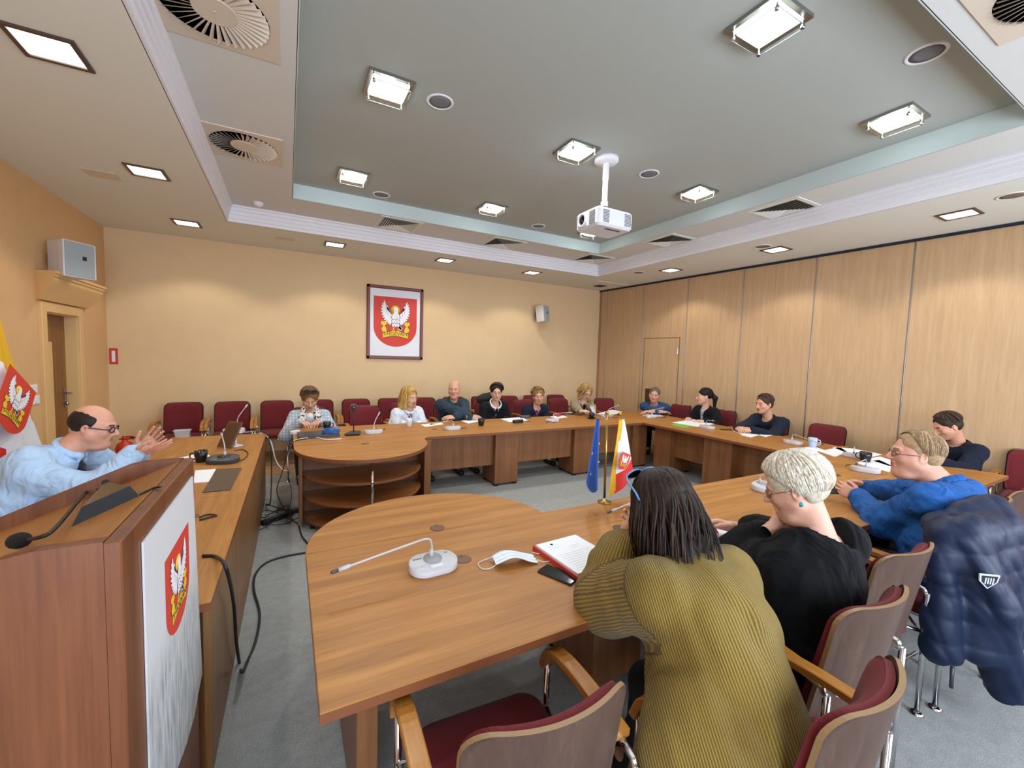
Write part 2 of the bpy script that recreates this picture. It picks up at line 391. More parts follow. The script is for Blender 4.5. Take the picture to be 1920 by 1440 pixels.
# crown moulding round the outer step: four stepped fillets
def molding(z0, prof, x0, y0, x1, y1, name, m_):
    mb = MB()
    P = [(x0, y0), (x1, y0), (x1, y1), (x0, y1)]
    vs = []; n = len(prof)
    for k, (cx, cy) in enumerate(P):
        sx = 1 if k in (0, 3) else -1; sy = 1 if k in (0, 1) else -1
        for o_, z in prof: vs.append((cx + sx * o_, cy + sy * o_, z0 + z))
    fs = [(k * n + i, ((k + 1) % 4) * n + i, ((k + 1) % 4) * n + (i + 1) % n, k * n + (i + 1) % n) for k in range(4) for i in range(n)]
    mb.add(vs, fs); return struct(mb.build(name, m_))
prof = [(-.004, 0), (.016, 0), (.016, .035), (.026, .04), (.026, .085), (.036, .09), (.036, .13), (.05, .137), (.05, .17), (.066, .177), (.066, .2), (-.004, .2)]
molding(ZC, prof, S_L, S_F, S_R, S_B, 'trim_3', M_white)
molding(Z2, [(-.004, 0), (.006, 0), (.006, .17), (-.004, .17)], R_L, R_F, R_R, R_B, 'trim_4', M_fascia)
mb = MB(); mb.box((XL + .0, YB - .012, 0), (RW(YB), YB, .07), .003); struct(mb.build('baseboard_back', M_border))
# ---- left door, frame, cornice
mb = MB()
mb.box((XL - .005, DY0 - .1, 0), (XL + .03, DY0, DZ + .1), .005); mb.box((XL - .005, DY1, 0), (XL + .03, DY1 + .1, DZ + .1), .005); mb.box((XL - .005, DY0, DZ), (XL + .03, DY1, DZ + .1), .005)
fr = struct(mb.build('door_2', M_trim))
mb = MB(); mb.box((XL - .28, DY0, 0), (XL, DY0 + .012, DZ)); mb.box((XL - .28, DY1 - .012, 0), (XL, DY1, DZ)); mb.box((XL - .28, DY0, DZ - .012), (XL, DY1, DZ)); mb.build('reveal', M_trim, fr)
mb = MB(); mb.box((XL - .14, DY0 + .012, .01), (XL - .1, DY1 - .012, DZ - .012), .003); lf = mb.build('leaf', M_door, fr)
mb = MB(); mb.box((XL - .101, DY0 + .012, .06), (XL - .092, DY0 + .42, DZ - .3), .004); mb.build('light_panel', M_trim, lf)
hy = DY1 - .07
mb = MB(); mb.box((XL - .101, hy - .02, .95), (XL - .092, hy + .02, 1.17), .004); mb.tube([(XL - .095, hy, 1.12), (XL - .04, hy, 1.12), (XL - .035, hy - .02, 1.12), (XL - .035, hy - .13, 1.12)], .009); mb.lathe([(.022, 0), (.022, .02), (.012, .024)], 12, M=Matrix.Translation((XL - .092, hy, 1.0)) @ Matrix.Rotation(PI / 2, 4, 'Y')); mb.build('handle', M_steel, lf)
mb = MB(); y0, y1 = DY0 - .12, DY1 + .17
vs = []; pf = [(.0, 2.11), (.05, 2.11), (.15, 2.28), (.16, 2.3), (.16, 2.33), (.175, 2.335), (.175, 2.36), (.19, 2.365), (.19, 2.39), (0, 2.39)]
n = len(pf)
for k, (yy, sg) in enumerate(((y0, -1), (y1, 1))):
    for o_, z in pf: vs.append((XL + o_, yy + sg * o_ * .6, z))
mb.add(vs, [(i, (i + 1) % n, n + (i + 1) % n, n + i) for i in range(n)] + [list(range(n))[::-1], list(range(n, 2 * n))])
struct(mb.build('trim_5', M_trim))
# ================================================================== FURNITURE
M_tab = wood('table_veneer', '875720', 'a0692a', 'b27b38', 0, .45, 1., 0)
M_taby = wood('desk_veneer', '875720', 'a0692a', 'b27b38', 1, .45, 1., 0)
M_pan = wood('panel_veneer', '6f4526', '80522f', '8c5d38', 2, .4)
M_edge = mat('veneer_edge', '7c4a2c', .4)
M_red = mat('red_upholstery', '661019', .9, bump=.3, bscale=700, sheen=.06, var=.05, vscale=40)
M_ply = wood('plywood_back', '46322a', '503a30', '5c463a', 2, .5)
M_plyedge = mat('plywood_edge', '8a6c48', .45)
M_arm = wood('arm_beech', '8d5a1e', 'a46c28', 'b37b36', 1, .3, 2.)
def make_chair(name, label, group):
    t = thing(name, label, 'chair', group=group)
    # seat cushion
    mb = MB(); out = rrect(-.23, -.23, .23, .25, .07, 6)
    N = len(out); rings = [(.0, .415, .93), (0, .425, 1.), (0, .455, 1.), (0, .47, .95), (0, .478, .8), (0, .482, .4)]
    vs = [(x * s_, (y - .01) * s_ + .01, z) for _, z, s_ in rings for x, y in out]; k = len(rings)
    mb.add(vs, [(i * N + j, i * N + (j + 1) % N, (i + 1) * N + (j + 1) % N, (i + 1) * N + j) for i in range(k - 1) for j in range(N)] + [list(range(N))[::-1], list(range((k - 1) * N, k * N))], 0, True)
    mb.build('seat', M_red, t)
    mb = MB(); mb.prism(rrect(-.21, -.21, .21, .22, .06), .4, .416); mb.build('seat_pan', M_ply, t)
    # backrest: curved shell with a pad in front
    def bk(u, v, off, w0, lo, hi):
        r = .16
        for e in (v, 1 - v): 
            if e < r: pass
        e = min(v, 1 - v); rr = .07; hh = hi - lo
        e *= hh
        ins = rr - math.sqrt(max(0, rr * rr - (rr - min(e, rr)) ** 2))
        w = w0 - ins
        x = (2 * u - 1) * w; z = lo + hh * v
        return Vector((x, -.235 - .085 * v + 1.35 * x * x - .03 * math.sin(PI * min(1, v * 1.2)) * 0 + off, z))
    vv = lambda v: .5 - .5 * math.cos(PI * v)
    mb = MB(); mb.sheet(lambda u, v: bk(u, vv(v), 0, .225, .40, .90), 18, 26, -.014, dr=(0, -1, 0))
    for f_i, f in enumerate(mb.f): pass
    # rim faces get the pale plywood edge
    for i in range(len(mb.f)):
        if not mb.smooth[i]: mb.m[i] = 1
    mb.build('backrest_shell', [M_ply, M_plyedge], t)
    mb = MB(); mb.sheet(lambda u, v: bk(u, vv(v), .006, .213, .46, .89) + Vector((0, .032 * (1 - abs(2 * u - 1) ** 6) * (1 - abs(2 * vv(v) - 1) ** 8), 0)), 20, 24, .02, dr=(0, -1, 0))
    mb.build('backrest_pad', M_red, t)
    for x in (-.15, .15): mb = MB(); mb.lathe([(.009, 0), (.007, .004)], 10, M=Matrix.Translation((x, -.218, .44)) @ Matrix.Rotation(PI / 2, 4, 'X')); mb.build('bolt', M_steel, t)
    for s_ in (-1, 1):
        X = .27 * s_
        path = spline([(X, -.2, .655), (X, -.05, .668), (X, .1, .662), (X, .19, .63), (X, .225, .56)], 5)
        mb = MB(); mb.tube(path, .012, 8, flat=1.)
        # flatten to a bentwood strip: wide across, thin vertically
        c = MB(); n = len(path); vs = []
        for i, p in enumerate(path):
            T = (path[min(i + 1, n - 1)] - path[max(i - 1, 0)]).normalized(); nn = Vector((0, -T.z, T.y)); 
            for a, b_ in ((-.026, -.011), (-.022, -.014), (.022, -.014), (.026, -.011), (.026, .011), (.022, .014), (-.022, .014), (-.026, .011)):
                vs.append(p + Vector((a, 0, 0)) + nn * b_)
        c.add(vs, [(i * 8 + j, i * 8 + (j + 1) % 8, (i + 1) * 8 + (j + 1) % 8, (i + 1) * 8 + j) for i in range(n - 1) for j in range(8)] + [list(range(8))[::-1], list(range((n - 1) * 8, n * 8))])
        ar = c.build('armrest', M_arm, t)
        mb = MB(); mb.tube([(X, -.13, .645), (X, -.2, .64), (X, -.245, .63), (X, -.262, .60)], .011, 8); mb.build('arm_bracket', M_chrome, ar)
        # legs
        for nm, pts in (('leg', [(X, -.262, .615), (X, -.262, .012)]), ('leg', [(X, .215, .575), (X, .215, .012)])):
            mb = MB(); mb.tube(pts, .0115, 10); lg = mb.build('leg', M_chrome, t)
            mb = MB(); mb.lathe([(.03, 0), (.03, .004), (.022, .011), (.012, .016)], 14, M=Matrix.Translation((X, pts[0][1], 0))); mb.build('foot', M_chrome, lg)
        mb = MB(); mb.tube([(X, -.262, .42), (X * .8, -.1, .405), (X, .215, .4)], .009, 8); mb.tube([(X, -.262, .25), (X * .4, .0, .395)], .007, 8)
        mb.build('side_rail', M_chrome, t)
    for yy, zz in ((-.24, .3), (.2, .405)): mb = MB(); mb.tube([(-.27, yy, zz), (.27, yy, zz)], .008, 8); mb.build('cross_rail', M_chrome, t)
    return t
proto = make_chair('conference_chair', 'x', 'x'); first = [True]
def chair(x, y, rz, label, group=None, scale=1.):
    if first[0]: o = proto; first[0] = False
    else: o = copy_tree(proto)
    o.location = (x, y, 0); o.rotation_euler = (0, 0, rz); o['label'] = label
    if group: o['group'] = group
    elif 'group' in o: del o['group']
    FR[o.name] = Matrix.Translation((x, y, 0)) @ Matrix.Rotation(rz, 4, 'Z')
    return o

TT = .036   # table top thickness
GB, GN = 'chairs at the conference tables', 'chairs along the back wall'
def table_top(name, poly, m_, parent, z=TZ):
    mb = MB(); mb.prism(poly, z - TT, z, .003)
    for i in range(len(mb.f)):
        pass
    nrm_faces(mb)
    return mb.build(name, [m_, M_edge], parent, world=True)
def nrm_faces(mb):
    for i, f in enumerate(mb.f):
        a, b, c = [mb.v[k] for k in f[:3]]; nn = (b - a).cross(c - a)
        if nn.length and abs(nn.normalized().z) < .5: mb.m[i] = 1
def ped(parent, x0, y0, x1, y1, name='pedestal'):
    mb = MB(); mb.box((x0, y0, .03), (x1, y1, TZ - TT), .003); p = mb.build(name, M_pan, parent, world=True)
    for x in (x0 + .03, x1 - .03):
        for y in (y0 + .03, y1 - .03): mb = MB(); mb.box((x - .025, y - .025, 0), (x + .025, y + .025, .03), .003); mb.build('glide', M_black, p, world=True)
    return p
def panel(parent, x0, y0, x1, y1, z0, z1, name='modesty_panel'):
    mb = MB(); mb.box((x0, y0, z0), (x1, y1, z1), .002); return mb.build(name, M_pan, parent, world=True)
def grommet(parent, x, y, z=TZ, dark=False):
    mb = MB(); mb.lathe([(.04, 0), (.04, .0025), (.036, .004)], 24, M=Matrix.Translation((x, y, z - .0005))); mb.box((x - .004, y + .018, z + .003), (x + .004, y + .036, z + .0042), mi=1)
    return mb.build('cable_grommet', [mat('grommet_brown', '6b4a30', .5) if not dark else mat('grommet_grey', '3a3a38', .5), M_black], parent, world=True)

# --- near table (bottom of the U) with a half-round end leaf
NX0, NX1, NY0, NY1 = .07, 4.8, 1.15, 2.13
t_near = thing('conference_table', 'long honey-brown conference table nearest the camera with the half-round leaf and empty mic place', 'table', (2.5, 1.6, 0), 0)
table_top('tabletop', [(NX0, NY0), (3.05, NY0), (3.05, NY1), (NX0, NY1)], M_tab, t_near)
table_top('tabletop', [(3.053, NY0), (4.85, NY0), (4.85, NY1), (3.053, NY1)], M_tab, t_near)
table_top('round_leaf', [(NX0, NY1 + .003), (1.39, NY1 + .003)] + [(.73 + .66 * math.cos(a), NY1 + .003 + .61 * math.sin(a)) for a in [PI * i / 40 for i in range(1, 40)]], M_tab, t_near)
panel(t_near, .25, 1.98, 4.7, 2.0, .25, TZ - TT)
ped(t_near, .2, 1.4, .27, 2.02, 'end_panel'); ped(t_near, 1.35, 1.55, 1.68, 1.98); ped(t_near, 2.95, 1.55, 3.25, 1.98); ped(t_near, 4.45, 1.6, 4.75, 1.98)
panel(t_near, .72, 2.02, .75, 2.6, .03, TZ - TT, 'support_panel')
for u, v, dk in ((820, 990, 0), (868, 1049, 0), (1162, 990, 1), (1567, 891, 1)): p = at_z(u, v, TZ); grommet(t_near, p.x, p.y, TZ, dk)

# --- right table
RX0, RX1 = 4.853, 5.86
t_right = thing('conference_table', 'conference table standing parallel to the panelled partition on the right', 'table', (5.35, 3.2, 0), 0)
table_top('tabletop', [(RX0, NY0), (RX1, NY0), (RX1, 2.95), (RX0, 2.95)], M_taby, t_right)
table_top('tabletop', [(RX0, 2.953), (RX1, 2.953), (RX1, 4.66), (RX0, 4.66)], M_taby, t_right)
panel(t_right, 5.08, 1.4, 5.1, 4.6, .27, TZ - TT)
ped(t_right, 4.98, 4.25, 5.45, 4.55); ped(t_right, 4.93, 3.25, 5.3, 3.65); ped(t_right, 4.98, 1.5, 5.4, 1.8)
# --- back table with half-round end over curved shelves
BX0, BX1, BY0, BY1 = .05, 5.86, 4.665, 5.68
t_back = thing('conference_table', 'conference table in front of the back wall with curved shelves at its left end', 'table', (2.9, 5.1, 0), 0)
table_top('tabletop', [(BX0, BY0 - .1), (.9, BY0 - .1), (1.36, BY0 - .1), (1.42, BY0), (3.1, BY0), (3.1, BY1), (BX0, BY1)], M_tab, t_back)
table_top('tabletop', [(3.103, BY0), (BX1, BY0), (BX1, BY1), (3.103, BY1)], M_tab, t_back)
half = [(.705 + .655 * math.cos(a), BY0 - .102 - .72 * math.sin(a)) for a in [PI * i / 40 for i in range(40, -1, -1)]]
table_top('round_leaf', half, M_tab, t_back)
ped(t_back, 2.36, 4.77, 2.7, 5.15); ped(t_back, 3.62, 4.77, 3.96, 5.15); ped(t_back, 4.75, 4.77, 5.05, 5.15)
panel(t_back, 1.46, 4.84, 2.36, 4.86, .27, TZ - TT); panel(t_back, 2.7, 4.84, 3.62, 4.86, .27, TZ - TT); panel(t_back, 3.96, 4.84, 4.75, 4.86, .27, TZ - TT)
panel(t_back, 1.34, 4.62, 1.46, 5.3, .02, TZ - TT, 'support_panel')
for u, v in ((685, 832), (815, 805), (870, 803), (990, 790)): p = at_z(u, v, TZ); grommet(t_back, p.x, p.y)
# curved shelf unit under the round leaf
M_shelf = wood('shelf_veneer', '7a4a22', '91592a', '9f6834', 0, .35)
for z in (.07, .28, .49):
    hs = [(.705 + .60 * math.cos(a), 4.6 - .66 * math.sin(a)) for a in [PI * i / 32 for i in range(32, -1, -1)]]
    mb = MB(); mb.prism(hs, z - .022, z, .002); nrm_faces(mb); mb.build('shelf', [M_shelf, M_edge], t_back, world=True)
panel(t_back, .09, 4.6, 1.33, 4.63, .05, TZ - TT, 'shelf_back')
panel(t_back, .09, 4.35, .12, 4.6, .05, TZ - TT, 'shelf_side'); panel(t_back, 1.3, 4.35, 1.34, 4.6, .05, TZ - TT, 'shelf_side')
p = at_z(703, 840, TZ - TT)
mb = MB(); mb.tube([(.69, 3.955, .05), (.69, 3.955, TZ - TT)], .013, 12); mb.build('chrome_post', M_chrome, t_back, world=True)
for x, y in ((.2, 4.3), (.7, 4.05), (1.2, 4.3), (.2, 4.55), (1.2, 4.55)): mb = MB(); mb.lathe([(.02, 0), (.02, .05)], 10, M=Matrix.Translation((x, y, 0))); mb.build('glide', M_black, t_back, world=True)
# --- presidium desk on the left
DX = lambda y: -.262 + (y - 1.8) * .012
t_desk = thing('presidium_desk', 'long brown desk with a closed front panel, running from the lectern towards the back wall', 'desk', (-.7, 3.6, 0), 0)
YJ = 3.22
table_top('tabletop', [(-1.12, 1.87), (DX(1.87), 1.87), (DX(YJ), YJ), (-1.12, YJ)], M_taby, t_desk)
table_top('tabletop', [(-1.12, YJ + .003), (DX(YJ), YJ + .003), (DX(5.46), 5.46), (-1.08, 5.5)], M_taby, t_desk)
M_dpan = wood('desk_panel_veneer', '6f4b26', '82592e', '8d6639', 2, .4)
for y0, y1 in ((1.9, 2.72), (2.725, 4.0), (4.005, 5.42)):
    mb = MB(); mb.prism([(DX(y0) - .03, y0), (DX(y0) - .008, y0), (DX(y1) - .008, y1), (DX(y1) - .03, y1)], .01, TZ - TT, .001); mb.build('front_panel', M_dpan, t_desk, world=True)
for y in (1.95, 3.2, 5.4): mb = MB(); mb.box((-1.0, y - .02, .01), (DX(y) - .03, y + .02, TZ - TT), .002); mb.build('side_panel', M_pan, t_desk, world=True)
p = at_z(382, 966, TZ); grommet(t_desk, p.x - .06, p.y)

# --- lectern
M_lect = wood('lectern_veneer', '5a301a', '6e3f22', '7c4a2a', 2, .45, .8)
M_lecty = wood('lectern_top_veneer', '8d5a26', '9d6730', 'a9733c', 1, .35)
LX, LY0, LY1, LZ = -.30, 1.10, 1.845, 1.3
lect = thing('lectern', 'brown wooden lectern in the left foreground with a white coat-of-arms poster on its front', 'lectern', (LX - .3, (LY0 + LY1) / 2, 0), 0)
bk = -.95
def side(y0, y1):
    # raised front block sloping down towards the speaker's side
    pl = [(LX - .03, 0.0), (LX - .03, LZ), (LX - .127, LZ), (LX - .17, LZ - .008), (bk, LZ - .22), (bk, 0.0)]
    mb = MB(); M = Matrix(((1, 0, 0, 0), (0, 0, -1, y1), (0, 1, 0, 0), (0, 0, 0, 1)))
    mb.prism([(x, z) for x, z in pl][::-1], 0, y1 - y0, .002, M=M)
    return mb
# xz polygon swept along y
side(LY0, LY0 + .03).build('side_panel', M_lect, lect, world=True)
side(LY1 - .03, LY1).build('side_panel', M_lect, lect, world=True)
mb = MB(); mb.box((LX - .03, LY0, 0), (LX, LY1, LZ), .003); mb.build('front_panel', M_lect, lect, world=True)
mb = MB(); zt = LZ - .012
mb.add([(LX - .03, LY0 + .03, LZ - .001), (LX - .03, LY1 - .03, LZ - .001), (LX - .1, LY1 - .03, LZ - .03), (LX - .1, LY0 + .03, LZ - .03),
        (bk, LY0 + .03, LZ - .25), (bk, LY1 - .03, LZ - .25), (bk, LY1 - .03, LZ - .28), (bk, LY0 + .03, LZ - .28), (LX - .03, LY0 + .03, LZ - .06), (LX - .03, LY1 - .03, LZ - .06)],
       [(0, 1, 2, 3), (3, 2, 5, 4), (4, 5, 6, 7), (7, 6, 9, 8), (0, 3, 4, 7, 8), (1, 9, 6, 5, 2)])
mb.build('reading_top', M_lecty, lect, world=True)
mb = MB(); mb.box((bk + .05, LY0 + .03, .5), (LX - .03, LY1 - .03, .52)); mb.build('inner_shelf', M_lect, lect, world=True)
# ================================================================== CEILING FITTINGS AND WALL FITTINGS
M_lens = mat('lamp_lens', 'f4faff', .3, emit='f6fbff', estr=5.)
M_lensr = mat('lamp_glass_lit', 'f4fffd', .2, emit='f2fffa', estr=9.)
M_brz = mat('fitting_bronze', '5a4a42', .4, .5)
M_beige = mat('vent_beige', 'd3c6b4', .6)
M_grill = mat('speaker_grille', '74767c', .7, bump=.4, bscale=900)
M_grill_b = mat('speaker_grille_brown', '77695a', .7, bump=.4, bscale=900)
DOWN = [(-1.1, 3.22), (-1.1, 4.98), (-1.11, 6.72), (.62, 6.74), (2.31, 6.75), (3.99, 6.75), (5.79, 5.13), (5.85, 3.41), (5.92, 1.67)]
DL = ['square ceiling downlight over the left side, largest and nearest the camera', 'square ceiling downlight on the left, between the blank cover and the big moulding', 'square ceiling downlight in the far left corner by the back wall', 'square downlight along the back wall, left of the coat-of-arms picture', 'square downlight along the back wall, right of the coat-of-arms picture', 'square downlight along the back wall, above the small wall loudspeaker', 'square downlight by the partition nearest the ceiling hatch', 'square downlight by the partition, middle one of three on the right', 'square downlight by the partition, nearest the right edge']
for (x, y), lb in zip(DOWN, DL):
    t = thing('ceiling_downlight', lb, 'ceiling light', (x, y, ZC), 0, 'recessed square downlights on the perimeter ceiling')
    mb = MB(); s = .14; i = .115
    for a in range(4): mb.prism([(-s, -s), (s, -s), (i, -i), (-i, -i)], -.012, .002, M=Matrix.Rotation(a * PI / 2, 4, 'Z'))
    mb.build('frame', M_brz, t)
    mb = MB(); mb.box((-i, -i, -.004), (i, i, .0)); mb.build('lens', M_lens, t)
RECL = [(.655, 3.235), (2.39, 1.53), (4.14, 1.58), (.645, 5.0), (2.365, 3.27), (2.355, 5.06), (4.105, 3.32), (4.095, 5.17)]
RLb = ['glass-covered square ceiling lamp beside the round white loudspeaker at left of the recess', 'glass-covered square ceiling lamp largest and nearest the top edge', 'glass-covered square ceiling lamp near the right corner of the recess', 'glass-covered square ceiling lamp in the far left corner of the recess', 'glass-covered square ceiling lamp just left of the projector mount', 'glass-covered square ceiling lamp along the far pale blue fascia, middle of the row', 'glass-covered square ceiling lamp right of the projector', 'glass-covered square ceiling lamp partly hidden under the projector']
for (x, y), lb in zip(RECL, RLb):
    t = thing('ceiling_lamp', lb, 'ceiling light', (x, y, Z3), 0, 'glass-covered lamps in the ceiling recess')
    mb = MB(); s = .158; i = .128
    for a in range(4): mb.prism([(-s, -s), (s, -s), (i, -i), (-i, -i)], -.022, .002, M=Matrix.Rotation(a * PI / 2, 4, 'Z'))
    mb.build('frame', M_steel, t)
    mb = MB(); mb.box((-i, -i, -.012), (i, i, -.004)); mb.box((-.02, -.11, -.034), (.02, .11, -.012), .006); mb.build('reflector', M_lensr, t)
    mb = MB(); mb.prism(rrect(-.135, -.135, .135, .135, .01, 2), -.062, -.056, .001); mb.build('glass_plate', mat('lamp_plate_glass', 'eefcff', .05, trans=1., spec=.3), t)
    for sx in (-1, 1):
        for sy in (-1, 1): mb = MB(); mb.lathe([(.011, -.07), (.011, -.05), (.006, -.05), (.006, 0)], 10, M=Matrix.Translation((sx * .122, sy * .122, 0))); mb.build('stud', M_chrome, t)
SPK = [(1.037, 3.218, Z3, 'round white ceiling loudspeaker next to the left near lamp of the recess'), (3.446, 1.188, Z3, 'round brown-looking ceiling loudspeaker in the near right part of the recess'), (1.022, 5.41, Z3, 'faint round ceiling loudspeaker at the far left of the recess'), (3.301, 3.276, Z3, 'round ceiling loudspeaker right of the projector pole'), (3.264, 5.38, Z3, 'faint round ceiling loudspeaker at the far side of the recess left of the projector'),
       (5.66, 1.27, ZC, 'round loudspeaker in the low ceiling at the right edge above the partition'), (5.56, 3.42, ZC, 'small round ceiling loudspeaker beside the middle downlight by the partition'), (5.51, 5.6, ZC, 'small round ceiling loudspeaker near the ceiling hatch')]
for x, y, z, lb in SPK:
    t = thing('ceiling_speaker', lb, 'loudspeaker', (x, y, z), 0, 'round ceiling loudspeakers')
    mb = MB(); mb.lathe([(.083, .001), (.083, -.006), (.1, -.006), (.103, -.002), (.103, .002)], 32, cap=False); mb.build('rim', M_white if z == Z3 else M_ceil, t)
    mb = MB(); mb.lathe([(.0, -.0045), (.05, -.004), (.083, -.003)], 32); mb.build('grille', M_grill if z == Z3 else M_grill_b, t)
def swirl(x, y, z, lb, S=.295):
    t = thing('swirl_diffuser', lb, 'ceiling vent', (x, y, z), 0, 'square swirl air diffusers')
    mb = MB(); R = .25; n = 64
    circ = [(R * math.cos(2 * PI * i / n), R * math.sin(2 * PI * i / n)) for i in range(n)]
    def sq(a): c, s_ = math.cos(a), math.sin(a); k = S / max(abs(c), abs(s_)); return (c * k, s_ * k)
    vs = [(cx, cy, -.008) for cx, cy in circ] + [(*sq(2 * PI * i / n), -.008) for i in range(n)] + [(*sq(2 * PI * i / n), .003) for i in range(n)] + [(cx, cy, .003) for cx, cy in circ]
    mb.add(vs, [(r * n + i, r * n + (i + 1) % n, (r + 1) % 4 * n + (i + 1) % n, (r + 1) % 4 * n + i) for r in range(4) for i in range(n)]); mb.build('plate', M_beige, t)
    mb = MB(); mb.lathe([(0, -.001), (R, -.001)], 48); mb.build('opening', M_dark, t)
    mb = MB(); nb = 36
    for k in range(nb):
        a = 2 * PI * k / nb; M = Matrix.Rotation(a, 4, 'Z')
        w0, w1 = .006, .0155
        mb.add([(.1, -w0, -.006), (R - .003, -w1 * .55, -.004), (R - .003, w1, -.026), (.1, w0, -.010)], [(0, 1, 2, 3)], 0, False, M)
        mb.add([(.1, -w0, -.0055), (R - .003, -w1 * .55, -.0035), (R - .003, w1, -.0255), (.1, w0, -.0095)], [(3, 2, 1, 0)], 0, False, M)
    mb.build('blades', M_beige, t)
    mb = MB(); mb.lathe([(.1, -.012), (.104, -.003)][::1], 36, sm=False); mb.lathe([(0, -.0145), (.006, -.0145), (.007, -.012)], 12); mb.build('hub', M_beige, t)
swirl(-.325, 2.78, Z2, 'square swirl air diffuser nearest the top left, cut by the upper edge'); swirl(-.32, 4.43, Z2, 'square beige swirl air diffuser further back along the left moulding'); swirl(3.09, .57, Z2, 'swirl air diffuser in the top right corner')
def fourway(x, y, lb, S=.28):
    t = thing('louvre_vent', lb, 'ceiling vent', (x, y, Z2), 0, 'four-way louvred ceiling vents')
    mb = MB(); i = S - .045
    for a in range(4): mb.prism([(-S, -S), (S, -S), (i, -i), (-i, -i)], -.008, .002, M=Matrix.Rotation(a * PI / 2, 4, 'Z'))
    mb.build('frame', M_ceil, t)
    mb = MB(); mb.box((-i, -i, -.0015), (i, i, .001)); mb.build('backing', M_dark, t)
    mb = MB(); k = 8
    for a in range(4):
        M = Matrix.Rotation(a * PI / 2, 4, 'Z')
        for j in range(k):
            r0 = i * (1 - j / k); r1 = r0 - i / k * .75
            mb.add([(-r0, -r0, -.014), (r0, -r0, -.014), (r1, -r1, -.002), (-r1, -r1, -.002)], [(0, 1, 2, 3)], 0, False, M)
    mb.build('louvres', M_ceil, t)
for (x, y), lb in zip([(1.345, 5.93), (2.98, 5.96), (4.75, 5.95), (4.95, 4.42), (4.98, 2.83)], ['four-way louvred vent on the back ceiling ring, left of the three', 'four-way louvred vent on the back ceiling ring, middle of the three', 'four-way louvred vent at the far corner of the ceiling ring', 'four-way louvred vent on the right ceiling ring, just right of the projector', 'four-way louvred vent on the right ceiling ring, nearest the camera']): fourway(x, y, lb)
t = thing('smoke_detector', 'small white round smoke detector on the ceiling near the left moulding corner', 'smoke detector', (-.3, 6.02, Z2))
mb = MB(); mb.lathe([(.055, 0), (.055, -.012), (.045, -.03), (.03, -.045), (0, -.048)], 24); mb.build('body', M_white, t)
mb = MB(); mb.lathe([(.046, -.022), (.052, -.018)], 24); mb.build('slot_ring', M_dark, t)
for (x, y), lb in zip([(-1.49, 5.29), (-.02, 6.8)], ['beige blank cover plate in the ceiling near the left wall', 'faint blank cover plate in the ceiling above the back wall']):
    mb = MB(); mb.box((x - .12, y - .1, ZC - .006), (x + .12, y + .1, ZC), .003); tag(mb.build('ceiling_cover_plate', M_beige), lb, 'cover plate')
t = thing('ceiling_hatch', 'square access hatch with a dark opening in the ceiling corner by the partition', 'hatch', (5.85, 7.05, ZC))
mb = MB(); mb.box((-.42, -.42, -.008), (.42, .42, .002), .004); mb.build('panel', M_ceil, t); mb = MB(); mb.box((-.1, -.1, -.012), (.12, .12, -.006)); mb.build('opening', M_dark, t)
# projector
t = thing('projector', 'white ceiling projector hanging from a pole in the ceiling recess', 'projector', (2.71, 3.25, Z3))
mb = MB(); mb.lathe([(.115, 0), (.115, -.03), (.1, -.045), (.03, -.05)], 32); mb.build('ceiling_plate', M_white, t)
mb = MB(); mb.lathe([(.03, -.02), (.03, -.2), (.026, -.205), (.026, -.49)], 20); mb.lathe([(.034, -.41), (.034, -.49)], 20); mb.build('pole', M_white, t)
mb = MB(); mb.box((-.1, -.1, -.52), (.1, .1, -.485), .006); mb.build('bracket', M_steel, t)
mb = MB(); mb.prism(rrect(-.21, -.17, .22, .17, .04), -.69, -.52, .02, sm=False); bd = mb.build('housing', mat('projector_shell', 'dcdde2', .35), t)
My = Matrix.Translation((-.21, .06, -.605)) @ Matrix.Rotation(-PI / 2, 4, 'Y')
mb = MB(); mb.lathe([(.062, -.01), (.062, .014), (.052, .018), (.05, 0), (.046, 0)], 28, M=My); mb.build('lens_ring', M_white, bd)
mb = MB(); mb.lathe([(.05, .004), (.03, .01), (0, .012)], 24, M=My); mb.build('lens', mat('lens_black', '0a0a0e', .08), bd)
mb = MB()
for k in range(9): mb.box((-.213, -.125, -.665 + k * .014), (-.206, -.04, -.658 + k * .014))
for k in range(9): mb.box((-.15, -.173, -.66 + k * .013), (-.08, -.165, -.653 + k * .013))
for k in range(9): mb.box((.11, -.173, -.66 + k * .013), (.19, -.165, -.653 + k * .013))
mb.box((-.213, .135, -.57), (-.206, .155, -.55)); mb.build('air_grilles', mat('grille_grey', '6b6b6e', .6), bd)
mb = MB(); mb.box((-.06, -.1, -.694), (.12, -.085, -.686)); mb.build('bottom_slot', M_dark, bd)

